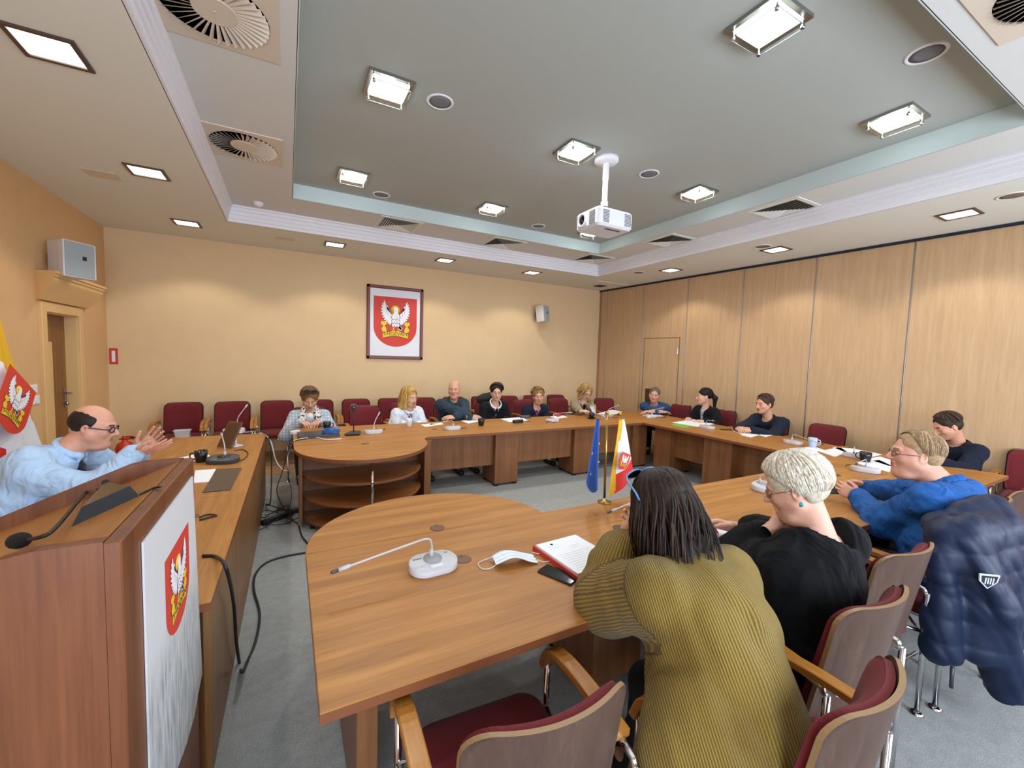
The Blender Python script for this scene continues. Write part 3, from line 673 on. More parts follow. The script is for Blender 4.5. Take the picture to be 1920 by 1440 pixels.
# ---------------- emblem: red shield, white eagle with halo, yellow scroll
def emblem(parent, M, W=1., parts=('eagle', 'halo', 'scroll', 'lettering')):
    """unit shield about 1 wide, 1.15 high, xy plane, z towards the viewer"""
    out = MB(); sh = [(-.5, .57), (-.5, -.12)] + [(-.5 * math.cos(a), -.12 - .46 * math.sin(a)) for a in [PI * i / 24 for i in range(1, 24)]] + [(.5, -.12), (.5, .57)]
    out.prism(sh, 0, .006, M=M); s = out.build('shield', mat('shield_red', 'cf3a2a', .6), parent)
    wm = mat('eagle_white', 'e9e9ee', .6); km = mat('outline_dark', '23263a', .6); ym = mat('emblem_yellow', 'e8c41f', .6)
    mb = MB()
    mb.lathe([(0, .012), (.1, .012), (.1, .006)], 24, M=M @ Matrix.Translation((-.01, .28, 0))); mb.build('halo', ym, s)
    M0 = M; M = M0 @ Matrix.Translation((0, .02, 0)) @ Matrix.Diagonal((.8, .95, 1, 1)); mb = MB()
    def blade(p, ang, L, w, z):
        """feather with a dark outline under it"""
        R = M @ Matrix.Translation((p[0], p[1], z)) @ Matrix.Rotation(ang, 4, 'Z')
        f = lambda g: [(-.2 * w, -w * .35 - g), (L * .6, -w * .5 - g), (L * .95 + g, -w * .2), (L + g, 0), (L * .95 + g, w * .25), (L * .6, w * .5 + g), (-.2 * w, w * .35 + g)]
        mb.prism(f(.012), 0, .003, mi=1, M=R); mb.prism(f(0), .003, .005, mi=0, M=R)
    for sd in (-1, 1):
        for k in range(11):       # primaries fan from the wing bone
            t = k / 10
            p = (sd * (.1 + .17 * t), .04 + .16 * t); a = math.radians(-62 + 140 * t)
            L = .16 + .13 * t
            blade(p, a if sd > 0 else PI - a, L, .06, .010 + .0005 * k)
        for k in range(7):
            t = k / 6
            blade((sd * (.08 + .14 * t), .06 + .2 * t), math.radians(70 - 40 * (1 - t)) if sd > 0 else PI - math.radians(70 - 40 * (1 - t)), .12, .05, .018)
    for k in range(9):
        r_ = k // 3; blade((-.06 + .06 * (k % 3), .16 - r_ * .09), -PI / 2 + .15 * ((k % 3) - 1), .13, .08, .02 + .004 * (2 - r_))
    for sd in (-1, 1):
        q = [(.04, .05), (.11, .02), (.3, .2), (.33, .36), (.3, .4), (.26, .28), (.1, .14), (.05, .14)]; q = [(sd * x, y) for x, y in q]; mb.prism(q if sd > 0 else q[::-1], .024, .027, mi=0, M=M)
        for k in range(3): mb.prism([(sd * (.12 + .06 * k), .06 + .06 * k), (sd * (.128 + .06 * k), .06 + .06 * k), (sd * (.15 + .06 * k), .12 + .07 * k), (sd * (.142 + .06 * k), .12 + .07 * k)][::sd], .027, .0275, mi=1, M=M)
    for a in (-.9, -.75, -.6): blade((.06, -.1), a, .17, .06, .016)       # tail
    mb.prism([(-.055, .1), (.06, .1), (.065, .24), (.055, .31), (.02, .345), (-.03, .345), (-.06, .32), (-.1, .28), (-.06, .285), (-.05, .24)][::1], .024, .032, mi=0, M=M)
    for x in (-.06, .08): mb.prism([(x - .015, -.24), (x + .015, -.24), (x + .02, -.12), (x - .02, -.12)], .012, .018, mi=2, M=M); mb.prism([(x - .06, -.26), (x + .05, -.26), (x + .02, -.22), (x - .02, -.22)], .012, .018, mi=2, M=M)
    mb.prism([(-.1, .285), (-.055, .3), (-.05, .275)], .032, .035, mi=2, M=M)
    mb.build('eagle', [wm, km, ym], s); M = M0
    mb = MB(); N = 12
    for g, z0, z1, mi in ((.014, .01, .013, 1), (0, .013, .016, 0)):
        pts = [(-.29 + .58 * i / N, -.32 + .05 * math.sin(PI * i / N)) for i in range(N + 1)]
        mb.prism([(x, y - .06 - g) for x, y in pts] + [(x, y + .05 + g) for x, y in reversed(pts)], z0, z1, mi=mi, M=M)
        for sd in (-1, 1):
            q = [(.2, -.25), (.3, -.24), (.33, -.17), (.28, -.1), (.34, -.06), (.33, .0), (.22, .0), (.2, -.06), (.25, -.1), (.21, -.15)]
            q = [(x + (g if x > .25 else -g), y) for x, y in q]
            mb.prism([(sd * x, y) for x, y in (q if sd > 0 else q[::-1])], z0 - .001, z1 - .001, mi=mi, M=M)
    sc = mb.build('scroll', [ym, km], s)
    mb = MB(); text_mb(mb, 'S+IOEVAN', .118, M @ Matrix.Translation((0, -.283, .024)), depth=.0008); mb.build('lettering', km, sc)
    return s
# framed coat of arms on the back wall
t = thing('framed_picture', 'red-framed picture of the coat of arms hanging on the back wall', 'picture', (1.7, YB, 2.22))
w, h = .495, .64
mb = MB()
for a, b_, c, d in ((-w, -w + .055, -h, h), (w - .055, w, -h, h), (-w, w, -h, -h + .055), (-w, w, h - .055, h)): mb.box((a, -.035, c), (b_, 0, d), .01)
mb.build('frame', mat('frame_redwood', '6e2a1c', .35), t)
mb = MB(); mb.box((-w + .05, -.012, -h + .05), (w - .05, -.004, h - .05)); sheet_ = mb.build('print', mat('paper_white', 'dfe3ea', .6), t)
emblem(t, Matrix.Translation((0, -.012, .02)) @ Matrix.Rotation(PI / 2, 4, 'X') @ Matrix.Diagonal((.76, .76, .2, 1)))
# poster on the lectern: white sheet with torn lower edge
A = at_x(268, 1012, LX + .004); B = at_x(361, 896, LX + .004)
t = thing('poster', 'white coat-of-arms poster on the lectern front, torn at its lower right', 'poster', (LX, (A.y + B.y) / 2, .8))
zt = (A.z + B.z) / 2; y0, y1 = A.y, B.y
tr_ = [at_x(u, v, LX) for u, v in ((373, 1193), (377, 1262), (371, 1290), (361, 1345), (345, 1400), (330, 1440))]
pl = [(y0, .35), (tr_[5].y, .4)] + [(p.y, p.z) for p in tr_[::-1]] + [(y1, zt), (y0, zt)]
Mx = Matrix(((0, 0, 1, LX + .001), (1, 0, 0, 0), (0, 1, 0, 0), (0, 0, 0, 1)))
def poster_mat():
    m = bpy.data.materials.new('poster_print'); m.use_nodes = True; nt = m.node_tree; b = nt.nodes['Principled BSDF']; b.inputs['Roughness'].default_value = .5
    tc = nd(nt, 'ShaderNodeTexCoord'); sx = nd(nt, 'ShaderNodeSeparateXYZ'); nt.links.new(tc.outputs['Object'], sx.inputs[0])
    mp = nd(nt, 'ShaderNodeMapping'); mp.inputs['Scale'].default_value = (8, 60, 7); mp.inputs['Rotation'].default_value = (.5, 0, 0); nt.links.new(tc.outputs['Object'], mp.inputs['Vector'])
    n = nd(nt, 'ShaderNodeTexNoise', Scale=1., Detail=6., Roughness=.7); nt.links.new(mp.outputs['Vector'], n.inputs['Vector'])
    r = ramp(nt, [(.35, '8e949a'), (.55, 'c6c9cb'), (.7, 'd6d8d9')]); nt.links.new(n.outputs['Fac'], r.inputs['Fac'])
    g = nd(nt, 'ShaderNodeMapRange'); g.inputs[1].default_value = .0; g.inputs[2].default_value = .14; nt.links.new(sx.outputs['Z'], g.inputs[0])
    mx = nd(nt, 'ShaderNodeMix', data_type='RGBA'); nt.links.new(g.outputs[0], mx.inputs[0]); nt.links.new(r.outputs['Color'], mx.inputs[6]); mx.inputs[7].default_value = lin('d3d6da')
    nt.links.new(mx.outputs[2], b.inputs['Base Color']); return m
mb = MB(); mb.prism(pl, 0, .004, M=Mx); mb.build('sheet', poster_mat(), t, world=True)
e0, e1 = at_x(304, 1020, LX), at_x(349, 1000, LX); cz = (at_x(305, 1047, LX).z + at_x(345, 984, LX).z) / 2
ey0, ey1 = at_x(304, 1048, LX).y, at_x(349, 984, LX).y
zb = at_x(320, 1202, LX).z; ze = (at_x(304, 1048, LX).z + at_x(349, 984, LX).z) / 2
S_ = ey1 - ey0
Ml = FR[t.name].inverted() @ Matrix.Translation((LX + .0055, (ey0 + ey1) / 2, (ze + zb) / 2)) @ Matrix(((0, 0, 1, 0), (1, 0, 0, 0), (0, 1, 0, 0), (0, 0, 0, 1))) @ Matrix.Diagonal((S_, (ze - zb) / 1.15, .1, 1))
emblem(t, Ml)
# wall loudspeakers
def wspeaker(name, lb, loc, rz, tilt, w, h, d, badge=True):
    t = thing(name, lb, 'loudspeaker', loc, rz, 'wall loudspeakers')
    M = Matrix.Rotation(tilt, 4, 'X')
    mb = MB(); mb.prism([(-w / 2, -d), (w / 2, -d), (w * .46, -d * .75), (w * .3, 0), (-w * .3, 0), (-w * .46, -d * .75)], -h / 2, h / 2, .008, M=M); c = mb.build('cabinet', mat('speaker_white', 'd6d6d8', .5), t)
    mb = MB(); mb.box((-w / 2 + .012, -d - .006, -h / 2 + .012), (w / 2 - .012, -d + .001, h / 2 - .012), .004, M=M); g = mb.build('grille', mat('speaker_mesh', '9fa6aa', .6, bump=.5, bscale=800), c)
    mb = MB(); mb.box((.02, -d - .009, .0), (.055, -d - .005, .04), M=M); mb.build('badge', M_black, g)
    mb = MB(); mb.tube([(0, -.01, 0), (0, .06, 0)], .012, 10); mb.box((-.04, .06, -.06), (.04, .075, .06), .004); mb.build('wall_bracket', M_steel, t)
wspeaker('wall_speaker', 'white loudspeaker on a bracket above the door on the left wall', (XL + .09, 6.03, 2.535), PI / 2 - .62, .0, .29, .36, .26)
wspeaker('wall_speaker', 'small white loudspeaker on the back wall right of the picture', (4.6, YB - .12, 2.57), .5, -.12, .26, .34, .2)
for z, lb, dy in ((1.245, 'upper white wall switch beside the left door', 0), (1.135, 'lower white wall switch beside the left door', .03)):
    t = thing('light_switch', lb, 'switch', (XL, 5.66 + dy, z), PI / 2)
    mb = MB(); mb.box((-.075, -.012, -.042), (.075, 0, .042), .004); mb.build('plate', M_white, t); mb = MB(); mb.box((-.03, -.016, -.03), (.03, -.01, .03), .003); mb.build('rocker', M_white, t)
t = thing('wall_sign', 'small red and white fire extinguisher sign on the wall by the left corner', 'sign', (XL + .06, YB, 1.53))
mb = MB(); mb.box((-.045, -.004, -.11), (.045, 0, .11)); mb.build('board', mat('sign_red', 'c0392b', .5), t); mb = MB(); mb.box((-.018, -.006, -.075), (.018, -.003, .075)); mb.build('white_field', M_white, t)
# fire extinguisher
t = thing('fire_extinguisher', 'red fire extinguisher standing on the floor in front of the back wall', 'fire extinguisher', (-1.78, 6.75, 0))
mb = MB(); mb.lathe([(.085, 0), (.09, .01), (.09, .42), (.075, .47), (.03, .5), (.025, .52)], 24); mb.build('cylinder', mat('extinguisher_red', 'c5341a', .35), t)
mb = MB(); mb.box((-.05, -.012, .52), (.09, .012, .54), .004); mb.box((-.03, -.01, .55), (.08, .01, .565), .004); mb.lathe([(.022, .5), (.022, .56)], 12); mb.build('valve_lever', mat('lever_red', 'b02a18', .4), t)
mb = MB(); mb.tube(spline([(.03, 0, .53), (.1, 0, .54), (.14, .0, .45), (.13, 0, .25)]), .01, 8); mb.build('hose', M_black, t)
mb = MB(); mb.lathe([(.091, .2), (.091, .33)], 24); mb.build('label_band', M_white, t)
# ================================================================== CHAIRS
def look(dx, dy): return math.atan2(-dx, dy)      # rz so that local +y faces (dx, dy)
row = [(336, 'leftmost, with a white plastic tub on its seat'), (426, 'second from the left, behind the tilted reading stand'), (518, 'third from the left, left of the woman with the leopard scarf'), (592, 'behind the woman with the leopard scarf'), (667, 'behind the webcam stand'), (735, 'left of the blonde woman'), (794, 'between the blonde woman and the bald man'), (845, 'behind the bald man'), (899, 'between the bald man and the woman in black with a white collar'), (948, 'behind the dark coat'), (993, 'behind the woman in the navy jacket'), (1036, 'between the navy jacket and the leopard cardigan'), (1075, 'last on the right, beside the leopard cardigan')]
xl = -9
for i, (u, w_) in enumerate(row):
    p = at_y(u, 765, 7.05); xl = max(p.x, xl + .575)
    if xl > 5.3: break
    chair(xl, 7.1, PI, 'burgundy wall chair, ' + w_, GN)
fc = [(.27, 6.18, PI, 'under the woman with the leopard scarf'), (1.0, 6.12, PI, 'empty, behind the webcam stand'), (1.62, 6.35, PI, 'under the blonde woman in white'), (2.32, 6.36, PI, 'under the bald man'), (3.06, 6.36, PI, 'under the woman in black with a white collar'), (3.84, 6.36, PI, 'under the woman in the navy jacket'), (4.62, 6.4, PI, 'under the woman in the leopard cardigan')]
for x, y, a, w_ in fc: chair(x, y, a, 'burgundy chair at the back table, ' + w_, GB)
# right-hand table, facing -x
rt = [(6.18, 5.62, 'in the far corner, empty'), (6.18, 5.28, 'under the man in the blue jumper'), (6.2, 4.42, 'under the woman in the black blazer'), (6.2, 3.6, 'under the man in the navy jumper'), (6.16, 2.88, 'empty, beside the pale blue mug'), (6.24, 1.9, 'under the man in the dark jumper'), (6.42, 1.08, 'standing empty at the right edge of the picture')]
for i, (x, y, w_) in enumerate(rt):
    if i == 0: chair(5.62, 6.3, PI - .2, 'empty burgundy chair in the far table corner, right of the leopard cardigan', GB); continue
    chair(x, y, PI / 2 + (.12 if i == 6 else 0), 'burgundy chair at the right table, ' + w_, GB)
nr = [(.56, 1.02, -.06, 'empty, pushed in at the bottom of the picture', 1.), (1.28, .72, .10, 'under the woman in the mustard jumper', 1.), (1.84, .9, -.02, 'under the white-haired woman', 1.), (2.47, 1.02, -.05, 'empty, between white-haired woman and blue shirt', 1.), (3.15, .95, -.1, 'under the blue-shirted man, carrying the quilted jacket', 1.), (3.9, 1.08, 0, 'empty, first one beyond the man in the blue shirt', 1.), (4.5, 1.08, 0, 'empty, second one beyond the man in the blue shirt', 1.)]
NR = []
for x, y, a, w_, _ in nr: NR.append(chair(x, y, a, 'burgundy chair at the near table, ' + w_, GB))
chair(-1.72, 3.38, -PI / 2 - .1, 'burgundy chair behind the presidium desk, under the speaking man', 'chairs at the presidium desk')

# ================================================================== PROPS
M_lg = mat('light_grey_plastic', 'b4b4b6', .4); M_wp = mat('white_plastic', 'd2d2d8', .35); M_dg = mat('dark_grey_plastic', '3b3f45', .4)
M_paper = mat('paper', 'e6e9ee', .7); M_cable = mat('cable_black', '141416', .5); M_cw = mat('cable_white', 'd8d8d8', .5)
def unit(name, lb, loc, rz, tip, shell=M_lg, neck=None, group='discussion microphones', sc=1., lettering=False, bend=.075):
    """conference microphone: stadium base, loudspeaker grille, talk button, gooseneck to TIP (local)"""
    t = thing(name, lb, 'microphone', loc, rz, group); t.scale = (sc,) * 3
    neck = neck or M_lg
    st = rrect(-.11, -.072, .11, .072, .068, 8)
    mb = MB(); N = len(st); rings = [(0, .93), (.008, 1.), (.03, .985)]
    vs = [(x * s_, y * s_, z + .018 * (y + .07) / .14 * (z > .02)) for z, s_ in rings for x, y in st]
    mb.add(vs, [(i * N + j, i * N + (j + 1) % N, (i + 1) * N + (j + 1) % N, (i + 1) * N + j) for i in range(2) for j in range(N)] + [list(range(N))[::-1]], 0, True)
    base = mb.build('base', M_wp if shell is M_lg else shell, t)
    T = lambda x, y: .03 + .018 * (y + .07) / .14
    mb = MB(); mb.add([(x * .985, y * .985, T(x, y * .985)) for x, y in st] + [(x * .9, y * .88, T(x, y * .88) + .004) for x, y in st], [(j, (j + 1) % N, N + (j + 1) % N, N + j) for j in range(N)] + [list(range(N, 2 * N))], 0, True); top = mb.build('top_cover', shell, base)
    tl = math.atan2(.018, .14); Mt = lambda x, y, dz=.004: Matrix.Translation((x, y, T(x, y) + dz)) @ Matrix.Rotation(tl, 4, 'X')
    mb = MB(); mb.lathe([(.042, 0), (.042, .002), (.0, .0035)], 28, M=Mt(0, .012)); mb.build('grille', mat('unit_grille', '9c9ca2', .6, bump=.5, bscale=1200) if shell is M_lg else M_black, top)
    mb = MB(); mb.prism(rrect(-.028, -.009, .028, .009, .008), 0, .003, M=Mt(0, -.045)); mb.build('talk_button', M_wp if shell is M_lg else M_dg, top)
    if lettering:
        mb = MB(); text_mb(mb, 'BOSCH', .013, Mt(-.066, .028, .0045)); text_mb(mb, 'CC', .011, Mt(.07, .035, .0045)); mb.build('lettering', M_dg, top)
    p0 = Vector((0, .03, T(0, .03))); tip = Vector(tip); d = (tip - p0); d.z = 0; d.normalize()
    up = bend
    path = spline([p0, p0 + Vector((0, 0, up * .7)), p0 + Vector((0, 0, up)) + d * .025, p0 + (tip - p0) * .3 + Vector((0, 0, up * .75)), tip], 8)
    mb = MB(); mb.lathe([(.012, 0), (.009, .035)], 12, M=Matrix.Translation(p0)); mb.tube(path, .0045, 8); g = mb.build('gooseneck', neck, t)
    e = (path[-1] - path[-3]).normalized()
    mb = MB(); mb.tube([path[-1] - e * .05, path[-1] - e * .04, path[-1]], [.0045, .0085, .0085], 10); mb.tube([path[-1], path[-1] + e * .024, path[-1] + e * .03], [.0075, .0075, .003], 10, mi=1); mb.build('capsule', [neck, M_dg], g)
    return t
def tp(u, v, z=TZ): return at_z(u, v, z)
p = tp(812, 1066); unit('discussion_microphone', 'light grey discussion microphone alone on the near table, gooseneck pointing to its left', (p.x, p.y - .005, TZ), .03, (-.40, -.02, .1), lettering=True, bend=.09)
for u, v, rz, tip, lb in [
    (700, 812, PI, (-.1, -.16, .22), 'grey discussion microphone beside the webcam, long gooseneck rising to the right'),
    (848, 805, PI, (.3, .1, .1), 'grey discussion microphone in front of the bald man'),
    (1035, 790, PI, (-.36, .0, .12), 'grey discussion microphone in front of the woman in the navy jacket'),
    (1137, 781, PI, (-.36, -.1, .17), 'grey discussion microphone in front of the leopard cardigan'),
    (1222, 782, PI / 2 + .8, (-.2, -.2, .15), 'grey discussion microphone in front of the man in the blue jumper'),
    (1326, 803, PI / 2, (-.17, .1, .14), 'grey discussion microphone in front of the woman in the black blazer'),
    (1487, 832, PI / 2, (-.42, .25, .1), 'grey discussion microphone beside the pale blue mug'),
    (1603, 858, PI / 2, (-.1, .28, .1), 'grey discussion microphone among the papers on the right table'),
    (1622, 884, PI / 2 + .5, (.1, .3, .12), 'grey discussion microphone nearest the man in the blue shirt'),
    (1432, 918, .2, (-.1, -.2, .12), 'grey discussion microphone half hidden by the white-haired woman')]:
    p = tp(u, v); unit('discussion_microphone', lb, (p.x, p.y, TZ), rz, tip)
p = tp(1215, 958); unit('discussion_microphone', 'discussion microphone behind the brown-haired woman, only its gooseneck tip showing', (p.x, p.y - .02, TZ), 0, (-.33, .0, .055), bend=.05)
p = tp(418, 868); unit('chairman_microphone', 'dark grey microphone unit on the presidium desk', (p.x, p.y + .02, TZ), -.25, (-.14, .34, .16), M_dg, M_lg, 'microphones on the presidium desk', 1.1)
# lectern microphone: black wedge base on the sloping top
def lz(x): return LZ - .03 + (x - (LX - .1)) * (.22 / (LX - .1 - bk))
def onlect(u, v):
    d = ray(u, v); o = EYE; k = .22 / (LX - .1 - bk)        # plane z = z0 + k (x - x0)
    t_ = (LZ - .03 + k * (o.x - (LX - .1)) - o.z) / (d.z - k * d.x); return o + d * t_
q = [onlect(u, v) for u, v in ((134, 988), (198, 926), (262, 930))]
t = thing('lectern_microphone', 'black gooseneck microphone with a wedge-shaped base on the lectern', 'microphone', q[1], 0)
mb = MB(); tri = [Vector(x) for x in q]; c = sum(tri, Vector()) / 3
inn = [c + (x - c) * .72 + Vector((0, 0, .035)) for x in tri]; inn[1] = tri[1] * .75 + c * .25 + Vector((0, 0, .045))
mb.add(tri + inn, [(0, 1, 4, 3), (1, 2, 5, 4), (2, 0, 3, 5), (3, 4, 5), (2, 1, 0)]); mb.build('base', mat('mic_base_black', '1d2126', .25), t, world=True)
lift = lambda u, v, k: EYE + (onlect(u, v) - EYE) * (1 - k)
path = spline([inn[1], lift(197, 921, .035), lift(172, 916, .06), lift(150, 936, .07), lift(120, 972, .075), lift(95, 998, .08), lift(72, 1008, .085), lift(48, 1012, .09)], 8)
mb = MB(); mb.tube(path, .0048, 8); mb.tube([path[0], path[6]], .009, 8); gn = mb.build('gooseneck', M_cable, t, world=True)
e = (path[-1] - path[-4]).normalized(); M = Matrix.Translation(path[-1] + e * .028) @ e.to_track_quat('Z', 'Y').to_matrix().to_4x4()
mb = MB(); mb.ball((0, 0, 0), .019, 16, sc=(1, 1, 1.9), M=M); mb.build('foam_windscreen', mat('foam_black', '101012', .95, bump=.8, bscale=600), gn, world=True)
a_ = [onlect(u, v) + Vector((0, 0, .004)) for u, v in ((262, 930), (280, 921), (290, 917), (303, 915))]
mb = MB(); mb.tube(spline(a_), .003, 6); mb.build('cable', M_cable, t, world=True)

def mug(lb, u, v, m_, r=.04, h=.09, hang=0., name='mug', z=TZ, group=None):
    p = at_z(u, v, z); t = thing(name, lb, 'mug' if name == 'mug' else 'cup', (p.x, p.y, z), hang, group)
    mb = MB(); mb.lathe([(r * .72, 0), (r * .78, .004), (r, h * .6), (r, h), (r * .93, h), (r * .92, h * .55), (r * .7, .01), (0, .01)], 22); mb.build('body', m_, t)
    if name == 'mug': mb = MB(); mb.tube(spline([(r * .95, 0, h * .82), (r + .022, 0, h * .8), (r + .026, 0, h * .45), (r * .85, 0, h * .25)]), .0055, 8); mb.build('handle', m_, t)
    return t
M_bmug = mat('mug_black', '18171a', .25)
mug('black mug on the presidium desk by the lectern', 377, 866, M_bmug, .047, .095, PI)
mug('black mug behind the coiled blue cable', 613, 806, M_bmug, .045, .1, 0)
mug('white paper cup in front of the blonde woman', 767, 799, M_wp, .038, .1, 0, 'cup')
mug('black cup in front of the woman with the white collar', 902, 798, M_bmug, .045, .1, 1.)
mug('black mug on a saucer in front of the leopard cardigan', 1109, 784, M_bmug, .045, .09, 1.)
mug('pale blue cylindrical mug on the right table', 1523, 839, mat('mug_pale_blue', 'aebfce', .35), .046, .115, -1., 'mug')
mug('black mug among papers near the man in the blue shirt', 1622, 866, M_bmug, .05, .1, 2.)
p = tp(1109, 785); mb = MB(); mb.lathe([(0, 0), (.05, .002), (.075, .01), (.075, .013), (.05, .006), (0, .004)], 24, M=Matrix.Translation((p.x, p.y, TZ))); tag(mb.build('saucer', M_bmug), 'dark saucer under the black mug in front of the leopard cardigan', 'saucer')
# papers
def sheets(name, lb, pts, cat='paper', th=.004, m_=M_paper, z=TZ, group=None, lines=False):
    P = [at_z(u, v, z + th) for u, v in pts]; c = sum(P, Vector()) / len(P)
    Q = [(p.x - c.x, p.y - c.y) for p in P]
    ar = sum(Q[i - 1][0] * Q[i][1] - Q[i][0] * Q[i - 1][1] for i in range(len(Q)))
    if ar < 0: Q.reverse()
    t = thing(name, lb, cat, (c.x, c.y, z), 0, group)
    mb = MB(); mb.prism(Q, 0, th, min(.001, th / 4)); mb.build('sheet', m_, t); return t
GP = 'papers on the tables'
sheets('paper_sheet', 'white sheet on the presidium desk beside the black mug, partly behind the lectern', [(318, 862), (385, 848), (398, 858), (330, 870)], group=GP)
sheets('paper_sheet', 'white sheet partly under the brown desk pad', [(366, 882), (405, 879), (392, 903), (362, 905)], group=GP)
for lb, pts in [('loose papers in front of the blonde woman', [(789, 796), (825, 792), (832, 795), (797, 800)]), ('open notebook with white pages beside the black cup', [(865, 789), (897, 782), (906, 788), (878, 794)]), ('broad white sheets in front of the woman with the white collar', [(938, 785), (978, 782), (990, 788), (955, 791)]), ('white papers under the red notebook', [(1032, 781), (1053, 778), (1064, 782), (1040, 785)]),
    ('open white binder in front of the leopard cardigan', [(1117, 776), (1148, 768), (1168, 772), (1150, 778)]), ('white papers in front of the man in the blue jumper', [(1204, 778), (1232, 776), (1244, 780), (1215, 783)]),
    ('spread of white papers in front of the woman in the black blazer', [(1260, 792), (1300, 786), (1340, 795), (1308, 800)]), ('white sheet by the hands of the man in the navy jumper', [(1374, 808), (1398, 802), (1414, 809), (1392, 814)]), ('second white sheet left of the man in the navy jumper', [(1388, 815), (1420, 809), (1428, 814), (1408, 820)]), ('small white sheet by the elbow of the man in the navy jumper', [(1420, 815), (1438, 811), (1452, 815), (1435, 819)]),
    ('white notebook beside the pale blue mug', [(1496, 841), (1525, 836), (1546, 844), (1520, 849)]), ('open cream notebook on the right table', [(1535, 846), (1575, 838), (1590, 848), (1565, 856)]), ('fan of white papers at the outer edge of the right table', [(1560, 838), (1600, 841), (1655, 852), (1625, 858), (1590, 850)]), ('white sheet in front of the dark jumper man', [(1605, 868), (1648, 862), (1672, 873), (1668, 885)]), ('white sheet nearest the chin of the man in the blue shirt', [(1625, 860), (1650, 856), (1690, 868), (1668, 874)]),
    ('small white sheet under the forearms of the man in the blue shirt', [(1582, 928), (1592, 921), (1615, 934), (1600, 942)])]:
    sheets('paper_sheet', lb, pts, group=GP)
sheets('folder', 'green folder under the papers of the woman in the black blazer', [(1258, 796), (1285, 789), (1305, 798), (1280, 802)], 'folder', .003, mat('folder_green', '6fb53a', .6))
sheets('notebook', 'small red notebook on the papers of the navy jacket woman', [(1038, 777), (1048, 776), (1056, 778), (1046, 781)], 'notebook', .012, mat('notebook_red', 'a8352a', .5))
def boxy(name, lb, u, v, rz, sx, sy, sz, m_, cat, z=TZ, r=.008):
    p = at_z(u, v, z); t = thing(name, lb, cat, (p.x, p.y, z), rz)
    mb = MB(); mb.prism(rrect(-sx / 2, -sy / 2, sx / 2, sy / 2, r), 0, sz, min(.003, sz * .3)); mb.build('body', m_, t); return t
boxy('glasses_case', 'black glasses case on the back table in front of the white sheets', 971, 793, .1, .17, .07, .045, M_black, 'case', r=.03)
boxy('glasses_case', 'dark grey glasses case behind the white sheets', 985, 784, -.2, .17, .065, .04, M_dg, 'case', r=.03)
def phone(lb, u, v, rz, sx=.075, sy=.155):
    t = boxy('mobile_phone', lb, u, v, rz, sx, sy, .009, M_black, 'phone'); mb = MB(); mb.prism(rrect(-sx / 2 + .004, -sy / 2 + .004, sx / 2 - .004, sy / 2 - .004, .008), .009, .0095); mb.build('screen', mat('phone_screen', '17191c', .08), t); return t
a, b_ = tp(1046, 1078), 0
phone('black mobile phone lying by the face mask on the near table', 1047, 1079, .42, .085, .175)
phone('black mobile phone in front of the woman in the black blazer', 1361, 806, PI / 2 - .3)
boxy('mouse', 'white computer mouse at the left end of the back table', 553, 813, -.9, .065, .115, .035, M_wp, 'mouse', r=.03)
lp = boxy('laptop', 'closed dark laptop at the left end of the back table', 597, 817, .03, .42, .27, .03, M_dg, 'laptop', r=.012)
mb = MB(); mb.prism(rrect(-.2, -.125, .2, .125, .012), .03, .034); mb.build('lid', mat('laptop_lid', '2b3036', .35), lp)
# coil of blue cable on the laptop
p = at_z(620, 812, TZ + .035); t = thing('network_cable', 'coil of blue cable lying on the closed laptop', 'cable', (p.x, p.y, TZ + .034))
mb = MB()
for k in range(5):
    pts = [((.085 + .012 * math.sin(3 * a_ + k)) * math.cos(a_), (.05 + .01 * math.cos(2 * a_ + k)) * math.sin(a_), .008 + .009 * k + .006 * math.sin(2 * a_ + k)) for a_ in [2 * PI * i / 30 for i in range(31)]]
    mb.tube(pts, .005, 6)
mb.build('coil', mat('cable_blue', '2a66b8', .5), t)
# webcam on a stand
p = tp(663, 815); t = thing('webcam', 'black ball webcam on a thin stand in the middle of the round table end', 'webcam', (p.x, p.y, TZ))
mb = MB(); mb.prism([(-.11, -.06), (.06, -.07), (.09, .05), (-.02, .08)], 0, .035, .012); mb.build('base', M_black, t)
mb = MB(); mb.tube([(0, 0, .03), (0, 0, .29)], .006, 8); mb.build('stalk', M_black, t)
mb = MB(); mb.ball((0, 0, .32), .04, 20); mb.lathe([(.03, .0), (.028, .008), (.02, .01)], 20, mi=1, M=Matrix.Translation((0, -.028, .325)) @ Matrix.Rotation(PI / 2, 4, 'X')); mb.build('camera_ball', [mat('webcam_grey', '5a5552', .25, .4), M_black], t)
# face mask
p = tp(965, 1054); t = thing('face_mask', 'white pleated face mask with ear loops on the near table', 'face mask', (p.x, p.y, TZ), -.2)
mb = MB(); mb.sheet(lambda u, v: ((u - .5) * .2, (v - .5) * .085 * (1 + .1 * math.sin(9 * u)), .02 + .012 * math.sin(PI * u) + .006 * math.sin(v * 6 * PI) + .012 * math.sin(5 * u)), 24, 24, .002); mb.build('cloth', mat('mask_white', 'dfe9f2', .8), t)
for s_ in (-1, 1): mb = MB(); mb.tube(spline([(s_ * .098, .035, .02), (s_ * .13, .045, .006), (s_ * .17, .02, .004), (s_ * .165, -.03, .004), (s_ * .13, -.04, .006), (s_ * .098, -.035, .018)]), .0022, 6); mb.build('ear_loop', M_wp, t)
